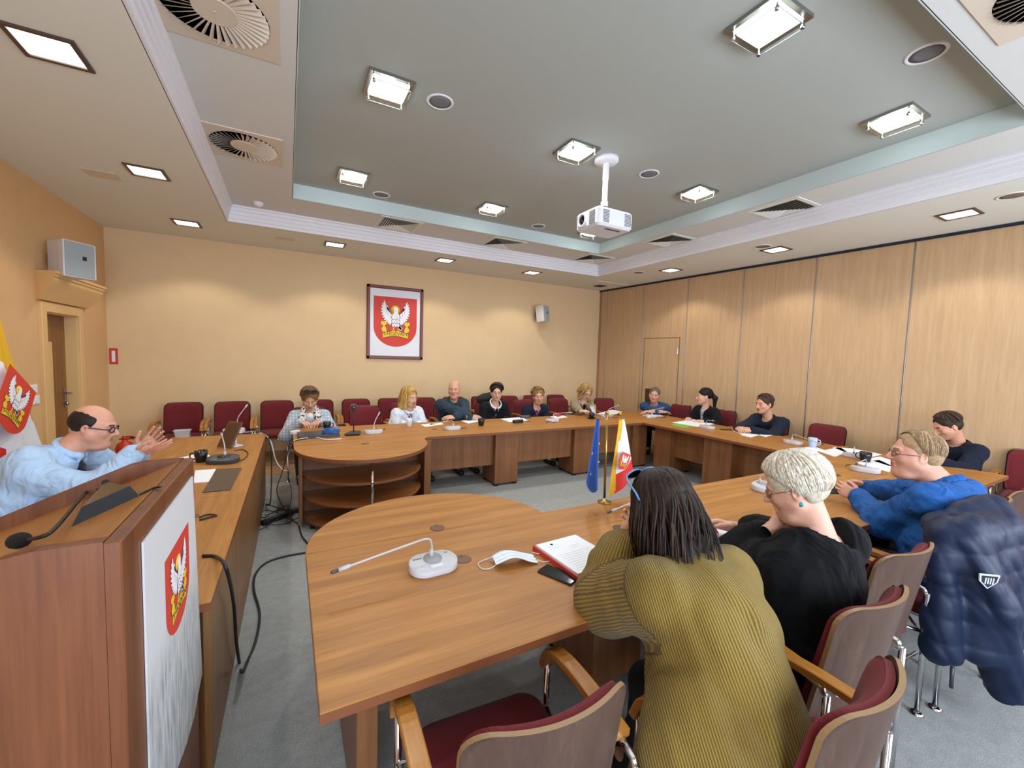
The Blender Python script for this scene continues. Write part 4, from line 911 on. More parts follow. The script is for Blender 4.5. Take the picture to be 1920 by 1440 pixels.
# red document folder with printed sheets
P = [tp(u, v, TZ + .03) for u, v in ((1010, 1019), (1083, 1000), (1160, 1055), (1077, 1076))]
c = sum(P, Vector()) / 4; t = thing('document_folder', 'red folder with a stack of printed white sheets beside the mustard jumper', 'folder', (c.x, c.y, TZ))
ax = (P[1] - P[0]).normalized(); rz = math.atan2(ax.y, ax.x); t.rotation_euler.z = rz; FR[t.name] = Matrix.Translation((c.x, c.y, TZ)) @ Matrix.Rotation(rz, 4, 'Z')
w, h = (P[1] - P[0]).length / 2, (P[0] - P[3]).length / 2
mb = MB(); mb.prism(rrect(-w - .01, -h - .012, w + .01, h + .012, .008), 0, .006); mb.box((-w - .012, -h - .012, 0), (-w - .006, h + .012, .024)); mb.build('cover', mat('folder_red', 'b8321f', .5), t)
mb = MB(); mb.prism(rrect(-w, -h, w, h, .002, 1), .006, .03, .001); pp = mb.build('sheets', M_paper, t)
M_ink = mat('print_grey', 'bcc1c8', .8); mb = MB(); mb.lathe([(0, 0), (.008, 0)], 12, M=Matrix.Translation((-w * .45, h * .78, .0304)))
for k in range(13):
    if k in (2, 3): x0, x1 = .1, .75 - .1 * k
    elif k == 4: continue
    else: x0, x1 = (-.75, .75 if k != 12 else .1)
    if k < 2: x0, x1 = -.75, -.2
    y = h * (.66 - .12 * k); mb.box((w * x0, y, .0301), (w * x1, y + .0022, .0304))
mb.build('printed_lines', M_ink, pp)
# writing pad of the white-haired woman
sheets('writing_pad', 'white writing pad under the pen of the white-haired woman', [(1318, 985), (1378, 1000), (1398, 1022), (1345, 1030), (1300, 1008)], 'notepad', .01)
# desk pad, reading stand
sheets('desk_pad', 'dark brown leather desk pad on the presidium desk', [(406, 879), (453, 877), (432, 918), (379, 923)], 'desk pad', .005, mat('leather_brown', '4d3a2a', .5, bump=.2, bscale=300))
p = tp(430, 842); t = thing('reading_stand', 'tilted brown leather panel on a white stand on the presidium desk', 'stand', (p.x, p.y + .08, TZ), -.75)
M = Matrix.Translation((0, 0, .125)) @ Matrix.Rotation(1.05, 4, 'X')
mb = MB(); mb.box((-.085, -.13, -.008), (.085, .13, .008), .004, M=M); b0 = mb.build('panel', mat('leather_tan', '5d3f26', .45), t)
mb = MB(); mb.box((-.07, -.11, .008), (.07, .11, .0095), M=M); mb.build('inlay', mat('leather_dark', '503620', .4), b0)
mb = MB(); mb.box((-.05, .0, 0), (.05, .1, .012), .003); mb.box((-.03, .03, 0), (.03, .045, .16), .003); mb.build('white_foot', M_wp, t)
p2 = tp(440, 815); unit('chairman_microphone', 'second microphone on the presidium desk, hidden behind the tilted panel with its tip showing', (p2.x - .02, p2.y + .14, TZ), -.3, (.08, .16, .3), M_lg, M_lg, 'microphones on the presidium desk')
# white tub on the first wall chair
q = at_y(341, 812, 6.92); t = thing('plastic_tub', 'white plastic tub on the leftmost wall chair', 'tub', (q.x, 6.96, .484)); mb = MB(); mb.prism(rrect(-.085, -.06, .085, .06, .01), 0, .004)
o = rrect(-.08, -.055, .08, .055, .012); N = len(o); rings = [(.9, 0), (1.1, .085), (1.18, .085), (1.18, .09), (1.07, .09), (.88, .004)]
mb.add([(x * s_, y * s_, z) for s_, z in rings for x, y in o], [(i * N + j, i * N + (j + 1) % N, (i + 1) * N + (j + 1) % N, (i + 1) * N + j) for i in range(5) for j in range(N)]); mb.build('tub_body', M_wp, t)
# ---- table flags on a brass stand
p = tp(1133, 942); t = thing('table_flag_stand', 'brass table stand carrying a blue flag with stars and a yellow-white-red town flag', 'flag stand', (p.x, p.y, TZ))
M_br = mat('brass', 'a98a4f', .3, 1.)
zt = at_y(1122, 777, p.y).z - TZ
mb = MB(); mb.lathe([(.045, 0), (.045, .006), (.012, .012), (.008, .03)], 24); mb.build('base', M_br, t)
mb = MB(); mb.tube([(0, 0, .01), (-.012, 0, zt)], .008, 12); mb.tube([(-.03, 0, zt - .006), (.1, 0, zt - .01)], .005, 8); mb.ball((-.012, 0, zt + .006), .013, 12); mb.ball((.1, 0, zt - .004), .014, 12); mb.build('pole', M_br, t)
def flagpt(u, v): q = at_y(u, v, p.y); return Vector((q.x - p.x, 0, q.z - TZ))
tl, tr = flagpt(1118, 785), flagpt(1125, 785); bl, br = flagpt(1100, 900), flagpt(1122, 905)
def eu(u, v):
    top = tl.lerp(tr, u); bot = bl.lerp(br, u) + Vector((0, 0, -.06 * math.sin(PI * min(1, u * 1.1)) ** 2 - .03 * u)); q = top.lerp(bot, v); q.y = .02 * math.sin(u * 7) * (.3 + v); return q
mb = MB(); mb.sheet(eu, 20, 24, .0012); fb = mb.build('blue_flag', mat('flag_blue', '1c4fa0', .7, sheen=.3), t)
def star(mb, c, r, mi=0): mb.prism([(c[0] + (r if i % 2 == 0 else r * .4) * math.sin(i * PI / 5), c[1] + (r if i % 2 == 0 else r * .4) * math.cos(i * PI / 5)) for i in range(10)][::-1], 0, .001, M=Matrix.Translation((0, c[2], 0)) @ Matrix.Rotation(PI / 2, 4, 'X'), mi=mi)
for u, v in ((.8, .36), (.82, .63), (.35, .78), (.3, .5)):
    q = eu(u, v); mb = MB(); star(mb, (q.x, q.z, q.y - .002), .011); mb.build('star', mat('star_yellow', 'e2c02a', .6), fb)
# town flag: hangs from the right arm, colours by cloth position
ctl, ctr = flagpt(1161, 786), flagpt(1170, 786); cbl, cbr = flagpt(1144, 934), flagpt(1192, 886)
def town(u, v):
    q = ctl.lerp(ctr, u).lerp(cbl.lerp(cbr, u), v); q.y = .018 * math.sin(u * 6 + v * 2) * (.2 + v); return q
def flagsheet(fn, name, parent, nu=30, nv=36, edge=lambda u, v: (.16 * (1 - v * .6) , .72)):
    mb = MB(); mb.sheet(fn, nu, nv, .0012); n1 = nu * nv
    for half in (0, 1):
        for i in range(nu):
            for j in range(nv):
                u, v = (i + .5) / nu, (j + .5) / nv; k = half * n1 + i * nv + j
                mb.m[k] = 0 if u < edge(u, v)[0] else (2 if v > edge(u, v)[1] else 1)
    return mb.build(name, [mat('flag_yellow', 'dcab1e', .7), mat('flag_white', 'e4e6ee', .7), mat('flag_red', 'd02a20', .7)], parent)
fb = flagsheet(town, 'town_flag', t, edge=lambda u, v: (.28 - .1 * v if v > .3 else .35 + .3 * (1 - v / .3), .74))
a0 = town(.42, .6); mb = MB()
o = lambda s_: [(-.5 * s_, .5 * s_), (-.5 * s_, -.1 * s_)] + [(-.5 * s_ * math.cos(a), -.1 * s_ - .5 * s_ * math.sin(a)) for a in [PI * i / 12 for i in range(1, 12)]] + [(.5 * s_, -.1 * s_), (.5 * s_, .5 * s_)]
Mf = Matrix.Translation(a0 + Vector((0, -.022, 0))) @ Matrix.Rotation(PI / 2, 4, 'X') @ Matrix.Rotation(-.35, 4, 'Z') @ Matrix.Diagonal((.085, .1, .1, 1))
emblem(fb, Mf)
# ---- big town flag on a pole at the left edge
t = thing('standing_flag', 'large yellow, white and red town flag hanging at the left edge behind the speaking man', 'flag', (-1.98, 4.35, 0))
mb = MB(); mb.lathe([(.16, 0), (.16, .02), (.04, .05), (.02, .06)], 24); mb.build('base', M_br, t)
mb = MB(); mb.tube([(0, 0, .05), (0, 0, 2.4)], .015, 12); mb.ball((0, 0, 2.42), .03, 12); mb.build('pole', M_br, t)
def big(u, v):
    # u across the cloth from the pole, v down; hangs in soft folds
    x0 = .02; top = Vector((x0, .02 + .06 * u, 2.3 - .62 * u * .2)); bot = Vector((x0 + .06, .05 + 1.05 * u ** .9, .25 + .35 * u))
    q = top.lerp(bot, v ** 1.05); q.x += .035 * math.sin(u * 11 + .6) * (.25 + .75 * v) * (1 - .3 * u); return q
def big2(u, v):
    pole_p = Vector((.02, .02, 2.3 - 1.75 * v)); fly = FLY(v); q = pole_p.lerp(fly, u); q.x += .03 * math.sin(u * 12 + 2 * v) * math.sin(PI * min(1, u * 1.0 + .15)); return q
_k = [at_x(u, v, -1.93) for u, v in ((-8, 560), (10, 635), (33, 705), (62, 790), (88, 872), (84, 935), (60, 1010))]
_k = spline([Vector((k.x + 1.98, k.y - 4.35, k.z)) for k in _k], 8)
def FLY(v): f = v * (len(_k) - 1); i = min(int(f), len(_k) - 2); return _k[i].lerp(_k[i + 1], f - i)
def uvclass(u, v):
    q = big2(u, v) + Vector((-1.98, 4.35, 0)); d = CAMR.transposed() @ (q - EYE); return 0
mb = MB(); nu, nv = 36, 44; mb.sheet(big2, nu, nv, .002); n1 = nu * nv
for half in (0, 1):
    for i in range(nu):
        for j in range(nv):
            u, v = (i + .5) / nu, (j + .5) / nv; k = half * n1 + i * nv + j
            # stripes follow the hoist: yellow on top, white, red at the foot; the drape turns them diagonal
            s_ = v + .0 * u + (1 - u) * .36
            mb.m[k] = 0 if s_ < .50 else (1 if s_ < .94 else 2)
fb = mb.build('cloth', [mat('flag_yellow', 'dcab1e', .7), mat('flag_white', 'e4e6ee', .7), mat('flag_red', 'd02a20', .7)], t)
ec = at_x(18, 757, -1.9); em = Matrix.Translation((ec.x + 1.98 + .03, ec.y - 4.35, ec.z)) @ Matrix.Rotation(PI / 2, 4, 'Z') @ Matrix.Rotation(PI / 2, 4, 'X') @ Matrix.Rotation(-.62, 4, 'Z') @ Matrix.Diagonal((.44, .4, .2, 1))
emblem(fb, em)
# ---- cables
def cable(name, lb, pts, r=.006, m_=M_cable, cat='cable', group=None, n=8):
    mb = MB(); mb.tube(spline(pts, n), r, 8); return tag(mb.build(name, m_), lb, cat, group)
F = lambda u, v, z=.008: at_z(u, v, z)
cable('cable', 'black cable hanging from the desk in a loop to the floor beside the lectern', [at_z(380, 1042, TZ + .008), at_z(405, 1044, TZ + .008), at_x(424, 1066, -.23), at_x(438, 1130, -.232), at_x(443, 1200, -.234), at_x(450, 1250, -.235), at_x(455, 1260, -.2), F(462, 1245), F(480, 1200), F(487, 1150), F(476, 1105), F(480, 1075), F(500, 1055), F(535, 1043), F(580, 1035)], .0075)
GC = 'cables hanging between desk and back table'
cable('cable', 'black cable hanging from the far end of the desk', [at_z(455, 812, TZ + .006), at_z(497, 812, TZ + .006), (-.17, 5.3, .6), (-.16, 5.2, .35), (-.165, 4.9, .1), F(500, 945), F(530, 955)], .006, group=GC)
cable('cable', 'white cable sagging from the desk corner', [at_z(448, 812, TZ + .006), at_z(485, 811, TZ + .006), (-.18, 5.42, .66), (-.12, 5.3, .45), (-.05, 5.2, .36), (.0, 5.15, .36)], .007, M_cw, group=GC)
cable('cable', 'white cable lying on the round table end and hanging over its left edge', [at_z(640, 823, TZ + .007), at_z(610, 824, TZ + .007), at_z(590, 820, TZ + .007), at_z(560, 824, TZ + .007), (.04, 4.9, .72), (-.0, 4.85, .62), (.0, 4.8, .5), (.02, 4.85, .4)], .006, M_cw, group=GC)
cable('cable', 'black cable from the laptop down to the power strip', [at_z(575, 822, TZ + .006), at_z(555, 826, TZ + .006), (.02, 4.85, .7), (-.05, 4.8, .45), (-.1, 4.75, .25), (.0, 4.6, .05), (.08, 4.45, .01)], .005, group=GC)
cable('cable', 'thin dark cable with an adapter hanging at the table edge', [(.03, 5.0, .715), (.0, 4.95, .6), (.0, 4.9, .4), (.03, 4.8, .2), (.0, 4.7, .02), (-.02, 4.5, .01)], .003, group=GC)
cable('cable', 'black cable lying on the carpet by the curved shelves', [F(560, 985), F(566, 1005), F(578, 1020), F(590, 1028)], .007)
s0, s1 = F(495, 982, .02), F(560, 965, .02); d = s1 - s0
t = thing('power_strip', 'black power strip tangled with cables on the carpet', 'power strip', F(520, 975, 0), math.atan2(d.y, d.x) + .3)
mb = MB(); mb.box((-.16, -.03, 0), (.16, .03, .045), .008); mb.build('body', M_black, t)
for k in range(4): mb = MB(); mb.lathe([(.02, .045), (.02, .048), (0, .049)], 14, M=Matrix.Translation((-.11 + .073 * k, 0, 0))); mb.build('socket', M_dg, t)
mb = MB()
for k in range(6):
    a0 = k * 1.1; mb.tube(spline([(.1 * math.cos(a0), .05 * math.sin(a0), .05), (.22 * math.cos(a0 + .5), .2 * math.sin(a0 + .5), .07 - .01 * k), (.28 * math.cos(a0 + 1.4), .18 * math.sin(a0 + 1.4), .012), (.12 * math.cos(a0 + 2.2), .1 * math.sin(a0 + 2.2), .06)]), .005, 6)
tag(mb.build('cable_tangle', M_cable, t), kind='stuff')
t2 = thing('power_adapter', 'black power adapter block beside the power strip', 'power adapter', F(548, 962, 0), .8); mb = MB(); mb.box((-.07, -.035, 0), (.07, .035, .04), .008); mb.build('body', M_dg, t2)
for u, v, lb in ((388, 966, 'short dark cable end lying on the desk near the lectern'), ):
    cable('cable', lb, [at_z(u - 14, v + 4, TZ + .006), at_z(u, v - 1, TZ + .008), at_z(u + 18, v, TZ + .006), at_z(u + 5, v + 4, TZ + .006), at_z(u - 14, v + 9, TZ + .006)], .005)
cable('cable', 'thin cable curling on the desk behind the dark microphone unit', [at_z(436, 862, TZ + .006), at_z(455, 862, TZ + .006), at_z(465, 850, TZ + .006), at_z(455, 843, TZ + .006), at_z(440, 845, TZ + .006)], .004)
for u, v, lb in ((708, 806, 'beside the webcam'), (858, 803, 'in front of the bald man'), (1030, 792, 'in front of the navy jacket woman'), (1145, 783, 'in front of the leopard cardigan'), (1236, 783, 'in front of the blue jumper man'), (1592, 873, 'nearest the man in the blue shirt')):
    cable('cable', 'short dark microphone cable looping on the table ' + lb, [at_z(u - 6, v + 1, TZ + .005), at_z(u - 2, v - 2, TZ + .02), at_z(u + 8, v, TZ + .005), at_z(u + 14, v - 2, TZ + .005)], .004, group='microphone cables')
# ================================================================== IMPLICIT SURFACES (for people and soft things)
class SDF:
    def __init__(s, lo, hi, h):
        s.lo = np.array(lo, np.float64); s.h = h; n = np.ceil((np.array(hi) - s.lo) / h).astype(int) + 2
        s.n = n; s.d = np.full(tuple(n), 9.0, np.float32)
    def _win(s, lo, hi):
        a = np.clip(np.floor((np.array(lo) - s.lo) / s.h).astype(int), 0, s.n); b = np.clip(np.ceil((np.array(hi) - s.lo) / s.h).astype(int) + 1, 0, s.n)
        if (b <= a).any(): return None
        g = [(s.lo[i] + s.h * np.arange(a[i], b[i])).astype(np.float32) for i in range(3)]
        return tuple(slice(a[i], b[i]) for i in range(3)), g[0][:, None, None], g[1][None, :, None], g[2][None, None, :]
    def _comb(s, w, v, k, sub):
        d = s.d[w]
        if sub: d = -d
        if k > 0:
            h = np.maximum(k - np.abs(d - v), 0) / k; r = np.minimum(d, v) - h * h * k * .25
        else: r = np.minimum(d, v)
        s.d[w] = -r if sub else r
    def cone(s, a, b, ra, rb=None, k=.02, sub=False, noise=None):
        rb = ra if rb is None else rb; a = np.array(a, float); b = np.array(b, float); m = max(ra, rb) + k + 3 * s.h
        w = s._win(np.minimum(a, b) - m, np.maximum(a, b) + m)
        if w is None: return s
        w, X, Y, Z = w; ab = b - a; L = ab.dot(ab) + 1e-12
        t = np.clip(((X - a[0]) * ab[0] + (Y - a[1]) * ab[1] + (Z - a[2]) * ab[2]) / L, 0, 1)
        v = np.sqrt((X - a[0] - t * ab[0]) ** 2 + (Y - a[1] - t * ab[1]) ** 2 + (Z - a[2] - t * ab[2]) ** 2) - (ra + (rb - ra) * t)
        if noise is not None: v = v + noise(X, Y, Z)
        s._comb(w, v, k, sub); return s
    def chain(s, pts, rs, k=.02):
        for i in range(len(pts) - 1): s.cone(pts[i], pts[i + 1], rs[i], rs[i + 1], k)
        return s
    def ell(s, c, r, k=.02, sub=False, R=None):
        c = np.array(c, float); r = np.array(r, float); m = r.max() + k + 3 * s.h
        w = s._win(c - m, c + m)
        if w is None: return s
        w, X, Y, Z = w; X = X - c[0]; Y = Y - c[1]; Z = Z - c[2]
        if R is not None:
            R = np.array(R, float); X, Y, Z = (R[0, 0] * X + R[1, 0] * Y + R[2, 0] * Z, R[0, 1] * X + R[1, 1] * Y + R[2, 1] * Z, R[0, 2] * X + R[1, 2] * Y + R[2, 2] * Z)
        k0 = np.sqrt((X / r[0]) ** 2 + (Y / r[1]) ** 2 + (Z / r[2]) ** 2); k1 = np.sqrt((X / r[0] ** 2) ** 2 + (Y / r[1] ** 2) ** 2 + (Z / r[2] ** 2) ** 2)
        v = k0 * (k0 - 1) / np.maximum(k1, 1e-6)
        s._comb(w, v, k, sub); return s
    def box(s, c, r, k=.01, sub=False, rnd=.0, R=None):
        c = np.array(c, float); r = np.array(r, float) - rnd; m = np.linalg.norm(r) + rnd + k + 3 * s.h
        w = s._win(c - m, c + m)
        if w is None: return s
        w, X, Y, Z = w; X = X - c[0]; Y = Y - c[1]; Z = Z - c[2]
        if R is not None:
            R = np.array(R, float); X, Y, Z = (R[0, 0] * X + R[1, 0] * Y + R[2, 0] * Z, R[0, 1] * X + R[1, 1] * Y + R[2, 1] * Z, R[0, 2] * X + R[1, 2] * Y + R[2, 2] * Z)
        qx, qy, qz = np.abs(X) - r[0], np.abs(Y) - r[1], np.abs(Z) - r[2]
        v = np.sqrt(np.maximum(qx, 0) ** 2 + np.maximum(qy, 0) ** 2 + np.maximum(qz, 0) ** 2) + np.minimum(np.maximum(np.maximum(qx, qy), qz), 0) - rnd
        s._comb(w, v, k, sub); return s
    def plane(s, p, n, k=.005):
        """keep the side the normal points away from"""
        n = np.array(n, float); n /= np.linalg.norm(n); g = [(s.lo[i] + s.h * np.arange(s.n[i])).astype(np.float32) for i in range(3)]
        v = ((g[0][:, None, None] - p[0]) * n[0] + (g[1][None, :, None] - p[1]) * n[1] + (g[2][None, None, :] - p[2]) * n[2])
        d = -s.d; v = -v
        h = np.maximum(k - np.abs(d - v), 0) / k; s.d = -(np.minimum(d, v) - h * h * k * .25); return s
    def wrinkle(s, amp, f, seed=0, stretch=(1, 1, 1)):
        g = [(s.lo[i] + s.h * np.arange(s.n[i])).astype(np.float32) * stretch[i] for i in range(3)]
        rng = np.random.RandomState(seed); X, Y, Z = g[0][:, None, None], g[1][None, :, None], g[2][None, None, :]
        acc = 0
        for i in range(5):
            q = rng.normal(size=3); q /= np.linalg.norm(q); q *= f * (.7 + .35 * i); ph = rng.rand() * 6.28
            w = q[0] * X + q[1] * Y + q[2] * Z + ph + 1.3 * np.sin(.5 * (q[1] * X + q[2] * Y - q[0] * Z))
            acc = acc + (np.sin(w) if i % 2 else 1.2 - 2.4 * np.sqrt(np.abs(np.sin(.5 * w)))) / (1 + .35 * i)
        s.d = s.d + (amp * acc / 2.2).astype(np.float32) * (np.abs(s.d) < .1); return s
    def mesh(s):
        d = s.d; ins = d < 0; n = d.shape
        c = np.zeros([k - 1 for k in n], np.int8)
        for i in (0, 1):
            for j in (0, 1):
                for k in (0, 1): c += ins[i:n[0] - 1 + i, j:n[1] - 1 + j, k:n[2] - 1 + k]
        I = np.argwhere((c > 0) & (c < 8))
        if not len(I): return np.zeros((0, 3)), np.zeros((0, 4), int)
        acc = np.zeros((len(I), 3)); cnt = np.zeros(len(I))
        for ax in range(3):
            o = [a for a in range(3) if a != ax]
            for p in (0, 1):
                for q in (0, 1):
                    c0 = np.zeros(3, int); c0[o[0]] = p; c0[o[1]] = q; c1 = c0.copy(); c1[ax] = 1
                    d0 = d[tuple((I + c0).T)]; d1 = d[tuple((I + c1).T)]; m = (d0 < 0) != (d1 < 0)
                    t = np.where(m, d0 / np.where(m, d0 - d1, 1), 0)
                    pt = c0[None, :] + t[:, None] * (c1 - c0)[None, :]
                    acc += pt * m[:, None]; cnt += m
        V = s.lo + s.h * (I + acc / cnt[:, None])
        vid = np.full([k - 1 for k in n], -1, np.int32); vid[tuple(I.T)] = np.arange(len(I))
        Q = []
        for ax in range(3):
            b, e = [(1, 2), (2, 0), (0, 1)][ax]
            sl0 = [slice(None)] * 3; sl1 = [slice(None)] * 3; sl0[ax] = slice(0, n[ax] - 1); sl1[ax] = slice(1, n[ax])
            a0, a1 = ins[tuple(sl0)], ins[tuple(sl1)]; X = np.argwhere(a0 != a1)
            X = X[(X[:, b] > 0) & (X[:, e] > 0) & (X[:, b] < n[b] - 1) & (X[:, e] < n[e] - 1)]
            eb = np.zeros(3, int); eb[b] = 1; ee = np.zeros(3, int); ee[e] = 1
            q = np.stack([vid[tuple((X - eb - ee).T)], vid[tuple((X - ee).T)], vid[tuple(X.T)], vid[tuple((X - eb).T)]], 1)
            flip = ~a0[tuple(X.T)]; q[flip] = q[flip][:, ::-1]
            Q.append(q)
        Q = np.concatenate(Q); Q = Q[(Q >= 0).all(1)]
        return V, Q
def relax(V, Q, it=1, w=.5):
    for _ in range(it):
        acc = np.zeros_like(V); cnt = np.zeros(len(V))
        for a in range(4):
            for b in (1, 3): np.add.at(acc, Q[:, a], V[Q[:, (a + b) % 4]]); np.add.at(cnt, Q[:, a], 1)
        V = V * (1 - w) + w * acc / np.maximum(cnt, 1)[:, None]
    return V
def npmesh(name, chunks, mats, parent=None):
    """chunks: (V, Q, matidx array or int); Q rows of 4 (or 3)"""
    Vs, off, fl, mi = [], 0, [], []
    for V, Q, m in chunks:
        Vs.append(np.asarray(V, float)); Q = np.asarray(Q); fl.append(Q + off); off += len(V)
        mi.append(np.full(len(Q), m, int) if np.isscalar(m) else np.asarray(m, int))
    V = np.concatenate(Vs); me = bpy.data.meshes.new(name); me.vertices.add(len(V)); me.vertices.foreach_set('co', V.astype(np.float32).ravel())
    lens = np.concatenate([np.full(len(q), q.shape[1]) for q in fl]); idx = np.concatenate([q.ravel() for q in fl])
    me.loops.add(len(idx)); me.loops.foreach_set('vertex_index', idx.astype(np.int32)); me.polygons.add(len(lens))
    st = np.concatenate([[0], np.cumsum(lens)[:-1]]); me.polygons.foreach_set('loop_start', st.astype(np.int32))
    for m_ in (mats if isinstance(mats, (list, tuple)) else [mats]): me.materials.append(m_)
    me.polygons.foreach_set('material_index', np.concatenate(mi).astype(np.int32)); me.polygons.foreach_set('use_smooth', np.ones(len(lens), bool))
    me.update(calc_edges=True); me.validate()
    o = bpy.data.objects.new(name, me); COL.objects.link(o)
    if parent is not None: o.parent = parent
    _reg(o, Matrix(), parent); return o
def uvball(c, r, n=12):
    mb = MB(); mb.ball((0, 0, 0), r, n); V = np.array([tuple(v) for v in mb.v]) + np.array(c); Q = np.array([f for f in mb.f if len(f) == 4]); return V, Q
# ================================================================== PEOPLE
def V3(*a): return np.array(a, float)
def nz(v): return v / (np.linalg.norm(v) + 1e-12)
def Rz_(a): c, s = math.cos(a), math.sin(a); return np.array([[c, -s, 0], [s, c, 0], [0, 0, 1]])
def Rx_(a): c, s = math.cos(a), math.sin(a); return np.array([[1, 0, 0], [0, c, -s], [0, s, c]])
def Ry_(a): c, s = math.cos(a), math.sin(a); return np.array([[c, 0, s], [0, 1, 0], [-s, 0, c]])
def skin_mat(c):
    n = 'skin_' + c
    if n in MATS: return MATS[n]
    m = mat(n, c, .5, var=.06, vscale=30, bump=.08, bscale=400); b = m.node_tree.nodes['Principled BSDF']; b.inputs['Subsurface Weight'].default_value = .12; b.inputs['Subsurface Radius'].default_value = (.02, .008, .005); b.inputs['Subsurface Scale'].default_value = .5
    return m
def head_mesh(h, P):
    """head and neck in head space (x right, y forward, z up, origin between the ears), life size; returns chunks"""
    fat = P.get('fat', 0.); age = P.get('age', 0.); nose = P.get('nose', 1.); fem = P.get('fem', 0.)
    s = SDF((-.13, -.15, -.27), (.13, .17, .16), h)
    s.ell((0, -.015, .04), (.081, .098, .088), .01)
    s.ell((0, .028, -.02), (.068 + .012 * fat, .066, .092), .03)
    s.cone((-.052 - .008 * fat, .01, -.045), (-.018, .062, -.093), .022 + .008 * fat, .02, .03); s.cone((.052 + .008 * fat, .01, -.045), (.018, .062, -.093), .022 + .008 * fat, .02, .03)
    s.ell((0, .074, -.096 + .004 * fem), (.024 - .004 * fem, .02, .018), .018)
    for x in (-1, 1):
        s.ell((x * .041, .064, -.022), (.024, .022, .02), .025)
        s.cone((x * .012, .089, .026), (x * .044, .078, .027), .0105 - .003 * fem, .009, .014)
        s.ell((x * .031, .098, .004), (.017, .017, .013), .014, sub=True)
    s.cone((0, .088, .022), (0, .113 * (1 + .03 * nose), -.024), .0085, .0105 + .001 * nose, .012); s.ell((0, .112 + .003 * nose, -.028), (.011, .011, .0095), .008)
    for x in (-1, 1): s.ell((x * .0125, .1, -.031), (.0085, .011, .008), .007)
    # mouth
    s.ell((0, .084, -.06), (.028, .016, .02), .02)
    s.cone((-.021, .089, -.0565), (.021, .089, -.0565), .005, .005, .006); s.cone((0, .0955, -.0555), (0, .0955, -.0555), .005, .005, .008)
    s.cone((-.018, .089, -.068), (.018, .089, -.068), .006, .006, .006); s.cone((-.023, .098, -.0615), (.023, .098, -.0615), .0022, .0022, .004, sub=True)
    if age:
        for x in (-1, 1): s.cone((x * .02, .1, -.035), (x * .034, .086, -.07), .003, .003, .008, sub=True); s.ell((x * .036, .05, -.085), (.02, .02, .018), .02)
        s.ell((0, .045, -.11), (.035, .03, .02), .02)
    if fat > .4: s.ell((0, .04, -.115), (.05 * fat + .01, .045, .028), .03)
    # ears
    for x in (-1, 1):
        R = Rz_(x * -.35) @ Rx_(.2)
        s.ell((x * .083, -.012, -.003), (.009, .02, .032), .006, R=R); s.ell((x * .09, -.008, .0), (.006, .011, .018), .005, sub=True, R=R); s.ell((x * .08, -.002, -.028), (.008, .01, .01), .006)
    # neck
    nb = P['neck_local']; rn = P.get('neck_r', .054 - .006 * fem + .012 * fat)
    s.cone((0, -.02, -.05), nb, rn, rn * 1.12, .03)
    V, Q = s.mesh(); V = relax(V, Q, 1, .3)
    C = V[Q].mean(1); x, y, z = np.abs(C[:, 0]), C[:, 1], C[:, 2]
    m = np.zeros(len(Q), int)
    lip = (x < .023 - .25 * np.abs(z + .0615)) & (z > -.073) & (z < -.0515) & (y > .078); m[lip] = 1
    brow = (x > .012) & (x < .05) & (y > .06) & (np.abs(z - (.0265 + .004 * np.sin((x - .012) / .038 * 3.0))) < .0042); m[brow] = 2
    chunks = [(V, Q, m)]
    closed = P.get('closed', 0)
    for sx in (-1, 1):
        c = V3(sx * .031, .0795, .005); ev, eq = uvball((0, 0, 0), .0128, 16)
        g = nz(V3(*P.get('gaze', (0, 1, -.1)))); fc = ev[eq].mean(1) @ g / .0128
        mm = np.where(fc > .86, 4, 3)
        lids = ev[eq].mean(1)
        low = lids[:, 2] > (.0048 if not closed else -.005); mm[low & (lids[:, 1] > 0)] = 0; mm[(lids[:, 2] < -.0066)] = 0
        chunks.append((ev + c, eq, mm))
        # upper and lower lids as thin rims
        mb = MB()
        for zz, rr, dz in ((.0055 if not closed else -.003, .0026, .0), (-.0065, .002, 0)):
            mb.tube([(sx * .031 + .0145 * math.cos(a), .0795 + .0138 * math.sin(a), .005 + zz * math.sin(a) * 1.0) for a in [PI * (.06 + .88 * i / 8) for i in range(9)]], rr, 6)
        chunks.append((np.array([tuple(v) for v in mb.v]), np.array([f for f in mb.f if len(f) == 4]), 0))
    return chunks
